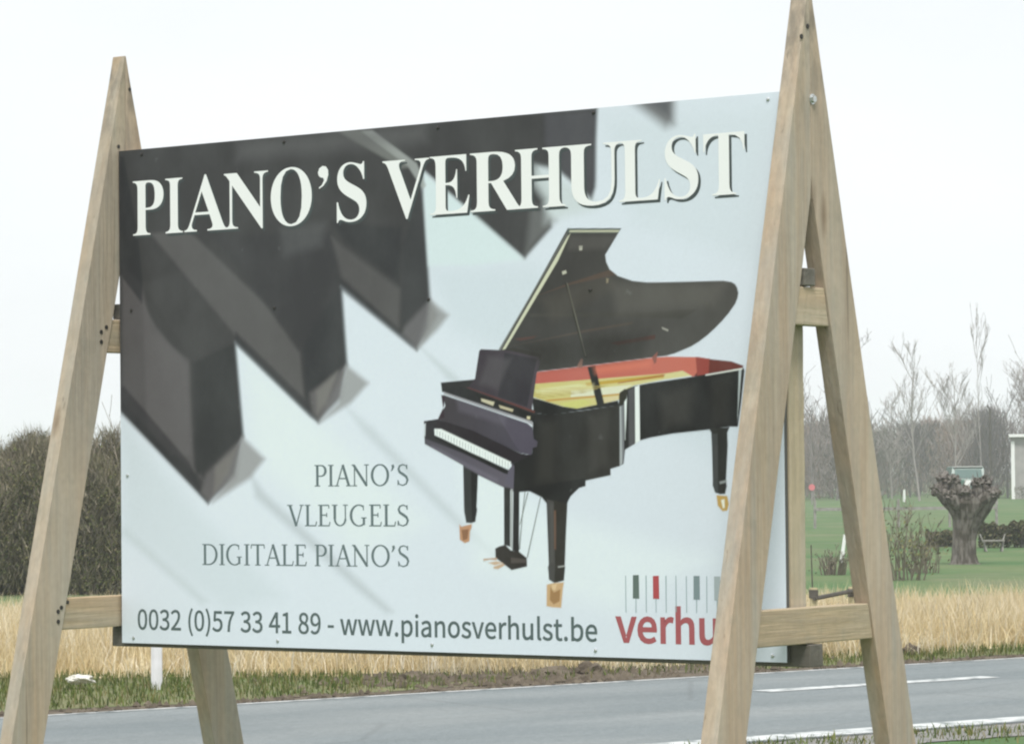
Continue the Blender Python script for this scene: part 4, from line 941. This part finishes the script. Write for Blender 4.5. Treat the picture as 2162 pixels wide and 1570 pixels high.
def paint(X, Z, img, layers, cover=None, only=None):
    """lay soft-edged printed shapes over a grid of colours"""
    for col, soft, alpha, pts, lift, grad in layers:
        P = np.array(pts, float).reshape(-1, 2) / 1000
        s = soft / 1000
        sel = (X > P[:, 0].min() - 3 * s) & (X < P[:, 0].max() + 3 * s) & (Z > P[:, 1].min() - 3 * s) & (Z < P[:, 1].max() + 3 * s)
        if not sel.any():
            continue
        x, z = X[sel], Z[sel]
        d2 = np.full(x.shape, 1e9)
        ins = np.zeros(x.shape, bool)
        for (ax, az), (bx, bz) in zip(P, np.roll(P, -1, 0)):
            ex, ez = bx - ax, bz - az
            t = np.clip(((x - ax) * ex + (z - az) * ez) / (ex * ex + ez * ez + 1e-12), 0, 1)
            d2 = np.minimum(d2, (x - ax - t * ex) ** 2 + (z - az - t * ez) ** 2)
            if az != bz:
                ins ^= ((az > z) != (bz > z)) & (x < (bx - ax) * (z - az) / (bz - az) + ax)
        a = np.clip(np.sqrt(d2) * np.where(ins, 1, -1) / (2 * s) + .5, 0, 1)
        a = a * a * (3 - 2 * a) * alpha
        if only is not None:
            a = a * only[sel]
        c = np.array(ink(col, lift))
        if grad:
            c2, (gx0, gz0, gx1, gz1) = grad[0], [q / 1000 for q in grad[1]]
            f = np.clip(((x - gx0) * (gx1 - gx0) + (z - gz0) * (gz1 - gz0)) / ((gx1 - gx0) ** 2 + (gz1 - gz0) ** 2), -.3, 1.3)[:, None]
            c = np.clip(c + (np.array(ink(c2, lift)) - c) * f, .008, .85)
        img[sel] = img[sel] * (1 - a[:, None]) + c * a[:, None]
        if cover is not None:
            cover[sel] = np.maximum(cover[sel], a)

def printed_grid(name, x0, x1, z0, z1, step, y, piano=False):
    """a flat printed sheet as colours on a fine grid of faces"""
    nx, nz = int((x1 - x0) / step), int((z1 - z0) / step)
    X, Z = np.meshgrid(np.linspace(x0, x1, nx + 1), np.linspace(z0, z1, nz + 1))
    img = np.empty(X.shape + (3,))
    img[:] = lin('d4dde8', 1.0)
    img *= (1 + .022 * np.sin(X * 1.3 + Z * .9) + .014 * np.sin(Z * 3.1 - X))[..., None]
    paint(X, Z, img, [(c, s, a, p, .038, None) for c, s, a, p in SOFT])
    i = (np.arange(nz)[:, None] * (nx + 1) + np.arange(nx)[None]).ravel()
    if piano:
        cover = np.zeros(X.shape)
        paint(X, Z, img, [(c, 2.4, 1.0, p, .026, g) for c, p, g in POLY], cover)
        paint(X, Z, img, [(c, s, a, p, .026, None) for c, s, a, p in SHEEN], None, cover)
        k = cover.ravel() > .01
        i = i[k[i] | k[i + 1] | k[i + nx + 1] | k[i + nx + 2]]
    img *= 1 + np.random.default_rng(5).normal(0, .012, X.shape)[..., None]
    img = np.clip(img * PK, 0, .85)
    quads = np.stack([i, i + 1, i + nx + 2, i + nx + 1], 1)
    used, inv = np.unique(quads, return_inverse=True)
    quads = inv.reshape(quads.shape).astype(np.int32)
    co = np.zeros((len(used), 3), np.float32)
    co[:, 0], co[:, 1], co[:, 2] = X.ravel()[used], y, ZB + Z.ravel()[used]
    me = bpy.data.meshes.new(name)
    me.vertices.add(len(used))
    me.vertices.foreach_set('co', co.ravel())
    me.loops.add(quads.size)
    me.loops.foreach_set('vertex_index', quads.ravel())
    me.polygons.add(len(quads))
    me.polygons.foreach_set('loop_start', np.arange(0, quads.size, 4, dtype=np.int32))
    me.update(calc_edges=True)
    me.validate()
    at = me.color_attributes.new('tint', 'FLOAT_COLOR', 'POINT')
    at.data.foreach_set('color', np.c_[img.reshape(-1, 3)[used], np.ones(len(used))].astype(np.float32).ravel())
    me.materials.append(M['print'])
    ob = bpy.data.objects.new(name, me)
    scene.collection.objects.link(ob)
    adopt(ob, panel)
printed_grid('keyboard_picture', 0, PW, 0, PH, .0055, -0.0012)
printed_grid('piano_picture', 1.50, 3.16, .08, 1.68, .0034, -0.0015, True)

def flat_shapes(name, shapes, y0, step, parent):
    """flat printed shapes; shapes = (colour, [outlines in metres on the sheet]); outlines inside others cut holes"""
    mb = MB()
    for k, (col, loops, *grad) in enumerate(shapes):
        cu = bpy.data.curves.new('outline', 'CURVE')
        cu.dimensions = '2D'
        cu.fill_mode = 'BOTH'
        for P in loops:
            sp = cu.splines.new('POLY')
            sp.points.add(len(P) - 1)
            for s, (x, z) in zip(sp.points, P):
                s.co = (x, z, 0, 1)
            sp.use_cyclic_u = True
        tmp = bpy.data.objects.new('outline', cu)
        scene.collection.objects.link(tmp)
        dg = bpy.context.evaluated_depsgraph_get()
        me = bpy.data.meshes.new_from_object(tmp.evaluated_get(dg))
        y = y0 - step * k
        mb.add([(v.co.x, y, ZB + v.co.y) for v in me.vertices], [tuple(reversed(p.vertices)) if p.normal.z < 0 else tuple(p.vertices) for p in me.polygons],
               [min(.85, c * PK) for c in ink(col, .024)])
        if grad and grad[0]:
            c2, gx0, gz0, gx1, gz1 = grad[0]
            A, B = np.array(ink(col, .024)) * PK, np.array(ink(c2, .024)) * PK
            n = len(me.vertices)
            L2 = (gx1 - gx0) ** 2 + (gz1 - gz0) ** 2
            for i, v in enumerate(me.vertices):
                f = ((v.co.x - gx0) * (gx1 - gx0) + (v.co.y - gz0) * (gz1 - gz0)) / L2
                mb.c[len(mb.c) - n + i] = [float(np.clip(q, .008, .85)) for q in A + (B - A) * f]
        bpy.data.objects.remove(tmp)
        bpy.data.curves.remove(cu)
        bpy.data.meshes.remove(me)
    return mb.build(name, M['print'], parent)

def pairs(a, k=1000.0):
    return [(a[i] / k, a[i + 1] / k) for i in range(0, len(a), 2)]

flat_shapes('logo_keys', [(c, [pairs(a)]) for c, a in LOGO], -0.0016, 0.00004, panel)

APOS = [[30, 880, 60, 960, 130, 1000, 200, 985, 245, 920, 250, 830, 215, 720, 150, 640, 60, 590, 40, 615, 110, 670, 150, 740, 140, 775, 80, 790, 45, 825]]
def glyph(G, ch):
    return ([270, APOS] if ch == "'" and ch not in G else G[ch])

def outlines_in_box(G, ch, x0, x1, base, cap):
    loops = [pairs(a) for a in glyph(G, ch)[1]]
    xs = [p[0] for l in loops for p in l]
    a, b = min(xs), max(xs)
    return [[(x0 + (x - a) / (b - a) * (x1 - x0), base + z * cap) for x, z in l] for l in loops]

def thin(loops, e):
    """pull every outline inwards (or outwards for e < 0) by e"""
    out = []
    for P in loops:
        n = len(P); Q = []
        ar = sum(P[i][0] * P[(i + 1) % n][1] - P[(i + 1) % n][0] * P[i][1] for i in range(n))
        for i in range(n):
            a, b, c = P[i - 1], P[i], P[(i + 1) % n]
            n1 = Vector((-(b[1] - a[1]), b[0] - a[0])); n2 = Vector((-(c[1] - b[1]), c[0] - b[0]))
            if n1.length < 1e-9 or n2.length < 1e-9:
                Q.append(b); continue
            n1.normalize(); n2.normalize()
            s = n1 + n2
            if s.length < .3:
                Q.append(b); continue
            s = s / max(.5, s.dot(n1))
            Q.append((b[0] + s.x * e * ORI, b[1] + s.y * e * ORI))
        out.append(Q)
    return out
ORI = -1

HB, HC = 1.649, 0.224
letters = [thin(outlines_in_box(SERIF, ch, x0, x1, HB + (0 if ch != 'V' else -.002), HC), .0017) for ch, x0, x1 in HEAD]
shadow = [[[(x + .0105, z - .0105) for x, z in l] for l in L] for L in letters]
flat_shapes('headline_shadow', [('4c5354', L) for L in shadow], -0.0016, 0.00001, panel)
flat_shapes('headline_lettering', [('e8ecf1', L) for L in letters], -0.0020, 0.00001, panel)

def set_line(G, text, x0, x1, base, cap, e=0.0, space=300):
    w, pen = [], 0
    for ch in text:
        if ch == ' ':
            pen += space; continue
        gl = glyph(G, ch)
        w.append((pen, [pairs(a, 1.0) for a in gl[1]])); pen += gl[0]
    xs = [p[0] + o for o, L in w for l in L for p in l]
    a, b = min(xs), max(xs)
    k = (x1 - x0) / (b - a)
    return [thin([[(x0 + (p[0] + o - a) * k, base + p[1] / 1000 * cap) for p in l] for l in L], e) for o, L in w]

def stroke(pts, w):
    """outline of a pen stroke through pts; w = width at each point"""
    n = len(pts)
    lft, rgt = [], []
    for i in range(n):
        a, b = Vector(pts[max(i - 1, 0)]), Vector(pts[min(i + 1, n - 1)])
        d = (b - a).normalized()
        k = (w[i] if isinstance(w, (list, tuple)) else w) / 2
        lft.append((pts[i][0] - d.y * k, pts[i][1] + d.x * k)); rgt.append((pts[i][0] + d.y * k, pts[i][1] - d.x * k))
    return lft + rgt[::-1]

def curve(cx, cy, rx, ry, a0, a1, thick, thinw, n=14):
    A = [math.radians(a0 + (a1 - a0) * i / n) for i in range(n + 1)]
    return stroke([(cx + rx * math.cos(q), cy + ry * math.sin(q)) for q in A], [thinw + (thick - thinw) * abs(math.cos(q)) ** 1.4 for q in A])

T, H = .115, .055                        # stem and hairline of the light roman
def serif(x, y, w=.26):
    return stroke([(x - w / 2, y), (x + w / 2, y)], .045)
def stem(x, y0=0, y1=1, s0=True, s1=True, w=None):
    o = [stroke([(x, y0), (x, y1)], w or T)]
    return o + ([serif(x, y0 + .02)] if s0 else []) + ([serif(x, y1 - .02)] if s1 else [])
ROMAN = {
    'I': (.32, stem(.16)),
    'P': (.60, stem(.16) + [stroke([(.16, .975), (.34, .975)], H), stroke([(.16, .48), (.34, .48)], H), curve(.33, .727, .21, .248, 90, -90, T, H)]),
    'D': (.80, stem(.16) + [stroke([(.16, .975), (.36, .975)], H), stroke([(.16, .025), (.36, .025)], H), curve(.35, .5, .37, .475, 90, -90, T, H)]),
    'L': (.58, stem(.16) + [stroke([(.16, .025), (.55, .025)], H), stroke([(.53, .02), (.57, .22)], .045)]),
    'E': (.60, stem(.16) + [stroke([(.16, .025), (.55, .025)], H), stroke([(.53, .02), (.57, .20)], .045), stroke([(.16, .975), (.52, .975)], H),
                            stroke([(.52, .98), (.52, .82)], .045), stroke([(.16, .52), (.42, .52)], H), stroke([(.42, .42), (.42, .62)], .045)]),
    'T': (.66, stem(.33, s1=False) + [stroke([(.02, .975), (.64, .975)], H), stroke([(.03, .98), (.015, .80)], .045), stroke([(.63, .98), (.645, .80)], .045)]),
    'U': (.80, [stroke([(.16, .98), (.16, .34)], T), serif(.16, .98), curve(.40, .34, .24, .31, 180, 360, T * .8, H), stroke([(.64, .98), (.64, .34)], H), serif(.64, .98, .22)]),
    'V': (.72, [stroke([(.09, .98), (.385, .0)], T), stroke([(.64, .98), (.385, .02)], H), serif(.09, .98), serif(.64, .98, .2)]),
    'A': (.72, [stroke([(.355, 1.0), (.64, .02)], T), stroke([(.36, .97), (.08, .02)], H), stroke([(.18, .36), (.53, .36)], H), serif(.08, .02, .22), serif(.64, .02)]),
    'N': (.86, [stroke([(.15, .02), (.15, .98)], H), stroke([(.11, .98), (.70, .02)], T), stroke([(.70, .98), (.70, .0)], H), serif(.15, .02, .22), serif(.70, .98, .22), serif(.09, .98, .14)]),
    'O': (.84, [curve(.42, .5, .36, .485, 90, 270, T, H), curve(.42, .5, .36, .485, 90, -90, T, H)]),
    'G': (.82, [curve(.42, .5, .36, .485, 55, 305, T, H), stroke([(.64, .38), (.64, .06)], T * .9), serif(.64, .39, .24), stroke([(.62, .97), (.62, .74)], .045)]),
    'S': (.58, [stroke([(.47 + .0, .78), (.44, .92), (.30, .975), (.15, .92), (.10, .77), (.15, .63), (.30, .53), (.44, .42), (.50, .27), (.44, .09), (.28, .02), (.12, .08), (.075, .25)],
                       [.04, .05, .055, .07, .095, .11, .12, .11, .095, .07, .055, .05, .04]), stroke([(.475, .97), (.475, .76)], .04), stroke([(.07, .03), (.07, .26)], .04)]),
    "'": (.26, [stroke([(.12, .97), (.15, .87), (.10, .74), (.05, .68)], [.12, .11, .06, .025])]),
}
for text, x0, base in (("PIANO'S", 1.036, .628), ('VLEUGELS', .893, .474), ("DIGITALE PIANO'S", .444, .3195)):
    pen, words = 0, [[]]
    for ch in text:
        if ch == ' ':
            pen += .30; words.append([]); continue
        adv, shapes = ROMAN[ch]
        words[-1] += [[(x + pen, z) for x, z in s] for s in shapes]
        pen += adv + .03
    xs = [x for w in words for s in w for x, z in s]
    k = (1.506 - x0) / (max(xs) - min(xs))
    for w in words:
        flat_shapes('service_lettering', [('69777a', [[(x0 + (x - min(xs)) * k, base + z * .083) for x, z in s]]) for s in w], -0.0016, 0.000008, panel)
L = set_line(SANS, '0032 (0)57 33 41 89 - www.pianosverhulst.be', .089, 2.382, .057, .079, .0014, 330)
flat_shapes('contact_lettering', [('5c696a', l) for l in L], -0.0016, 0.00001, panel)
L = set_line(SANS, 'verhulst', 2.470, 3.115, .058, .118, .0040)
flat_shapes('logo_lettering', [('a35e62', l) for l in L], -0.0016, 0.00001, panel)

for x, z in SCREWS:
    q = MB()
    x, z = x / 1000, ZB + z / 1000
    q.tube([(x, -0.0002, z), (x, -0.004, z), (x, -0.006, z)], [.007, .007, .003], 8)
    q.build('screw', M['steel'] if z - ZB < .7 or x > 2.9 else M['nail'], panel)

# ---- A-frames
SL, ZA = 0.2415, 2.407 + ZB             # slope of the legs, height of the apex
LT, LD = 0.066, 0.180                     # plank thickness (along the panel), plank depth

def plank(name, mat, ring, parent, steps=26, jit=0.0016, seed=0):
    """timber swept through cross-section rings ring(t) -> four corners, with slightly uneven edges"""
    R = random.Random(seed)
    V, F = [], []
    for i in range(steps + 1):
        for c in ring(i / steps):
            V.append(Vector(c) + Vector((R.gauss(0, jit), R.gauss(0, jit), 0 if i in (0, steps) else 0)))
    for i in range(steps):
        for k in range(4):
            F.append((i * 4 + k, i * 4 + (k + 1) % 4, i * 4 + 4 + (k + 1) % 4, i * 4 + 4 + k))
    F += [(3, 2, 1, 0), tuple(steps * 4 + k for k in range(4))]
    mb = MB(); mb.add(V, F)
    o = mb.build(name, mat, parent)
    bv = o.modifiers.new('edge', 'BEVEL')
    bv.width, bv.segments, bv.limit_method, bv.angle_limit = 0.004, 2, 'ANGLE', math.radians(50)
    return o

def disc(name, c, axis, r, t, mat, parent, n=8):
    q = MB(); c, axis = Vector(c), Vector(axis).normalized()
    q.tube([c - axis * .002, c + axis * t], r, n)
    return q.build(name, mat, parent)

def a_frame(gx, y0, seed, nails):
    legs = {}
    for sgn in (-1, 1):
        top = ZA - .012
        def ring(t, sgn=sgn):
            z = top * t
            outer = y0 + sgn * SL * (ZA - z)
            inner = outer - sgn * LD
            if (inner - y0) * sgn < 0.0008:
                inner = y0 + sgn * .0008        # mitred where the two legs meet
            if (outer - inner) * sgn < .004:
                outer = inner + sgn * .004
            a, b = (outer, inner) if sgn < 0 else (inner, outer)
            return [(gx - LT / 2, a, z), (gx + LT / 2, a, z), (gx + LT / 2, b, z), (gx - LT / 2, b, z)]
        wood = weathered_wood('weathered_leg_timber', 2, seed + sgn * .5, *(('afa492', 'a29c90', 'b09b82') if (seed, sgn) == (1, -1) else ()))
        legs[sgn] = plank('leg', wood, ring, sign, 40, .00025, int(seed * 10) + sgn)
    for z0, z1, sd in ((ZB + .066, ZB + .192, 1), (ZB + 1.178, ZB + 1.313, 2)):
        def half(z):
            return SL * (ZA - z) - LD - .0015
        def ring(t, z0=z0, z1=z1):
            k = -1 + 2 * t
            return [(gx - LT / 2 + .006, y0 + k * half(z0), z0), (gx + LT / 2 - .006, y0 + k * half(z0), z0),
                    (gx + LT / 2 - .006, y0 + k * half(z1), z1), (gx - LT / 2 + .006, y0 + k * half(z1), z1)]
        plank('crossbar', weathered_wood('weathered_crossbar_timber', 1, seed + sd, 'b9a98b', 'ada18a', 'bea27c', .94), ring, sign, 10, .0008, 50 + sd)
    return legs

legsL = a_frame(-0.040, 0.048, 1, None)
legsR = a_frame(PW + 0.044, 0.078, 4, None)

# nails and bolts on the faces that show
def on_face(gx, y0, sgn, off, z):                     # a point on the +X face, 'off' metres in from the outer edge
    return (gx + LT / 2, y0 + sgn * SL * (ZA - z) - sgn * off, z)
for z, off in ((2.02, .05), (2.26, .06)):
    disc('nail', on_face(-.04, .048, -1, off, ZB + z), (1, 0, 0), .008, .0025, M['nail'], legsL[-1])
for z, off in ((.14, .140), (.155, .155), (.10, .150), (1.26, .125), (1.28, .15), (1.22, .135)):
    disc('nail', on_face(-.04, .048, -1, off, ZB + z), (1, 0, 0), .009, .0025, M['nail'], legsL[-1])
for z in (2.19, 2.23):
    disc('nail', (PW + .044 + LT / 2, .078 - .015 - (2.23 - z), ZB + z), (1, 0, 0), .009, .0025, M['nail'], legsR[-1])
disc('nail', (PW + .044 - .02, .078 - SL * (ZA - ZB - 1.53) + .004, ZB + 1.53), (0, -1, .2), .008, .003, M['nail'], legsR[-1])
bx, bz = PW + .044 + LT / 2, ZB + 1.975
bo = disc('bolt', (bx, .078 + .010, bz), (1, 0, 0), .013, .012, M['steel'], legsR[1], 6)
disc('bolt_washer', (bx, .078 + .010, bz), (1, 0, 0), .019, .003, M['steel'], legsR[1], 14)
disc('nail', (-.04 + LT / 2 - .006, -.30, ZB + .175), (1, 0, 0), .008, .003, M['nail'], legsL[-1])

# timbers behind the panel
wood_b = weathered_wood('weathered_batten_timber', 0, 9, '5f5b54', '52504a', '665e50', .42)
def bar(name, x0, x1, ya, yb, z0, z1, mat, axis, seed):
    def ring(t):
        if axis == 0:
            x = x0 + (x1 - x0) * t
            return [(x, ya, z0), (x, ya, z1), (x, yb, z1), (x, yb, z0)][::-1]
        z = z0 + (z1 - z0) * t
        return [(x0, ya, z), (x1, ya, z), (x1, yb, z), (x0, yb, z)]
    return plank(name, mat, ring, sign, 16, .0007, seed)
bar('batten', -.075, PW + .082, .0195, .105, ZB - .016, ZB + .063, wood_b, 0, 1)
bar('batten', -.060, PW + .080, .0195, .090, ZB + 1.316, ZB + 1.378, wood_b, 0, 2)
wood_u = weathered_wood('weathered_upright_timber', 2, 12, 'b3a88e', 'a69f8e', 'b5a182')
for x0, x1 in ((0.002, .075), (PW - .058, PW + .0085)):
    bar('upright', x0, x1, .0205, .118, ZB + .0645, ZB + 1.3145, wood_u, 2, 3)
    bar('upright', x0, x1, .0205, .118, ZB + 1.3795, ZB + 1.985, wood_u, 2, 4)

# ------------------------------------------------------------------ light spring haze over the fields
hz = MB()
hz.box((0, 0, 5.5), (2420, 2420, 13.0))
hm = bpy.data.materials.new('haze')
hm.use_nodes = True
hm.node_tree.nodes.clear()
ho = hm.node_tree.nodes.new('ShaderNodeOutputMaterial')
hv = hm.node_tree.nodes.new('ShaderNodeVolumePrincipled')
hv.inputs['Color'].default_value = (0.93, 0.96, 1.0, 1)
hv.inputs['Density'].default_value = 0.0009
hm.node_tree.links.new(hv.outputs['Volume'], ho.inputs['Volume'])
kind(hz.build('haze', hm), 'stuff')
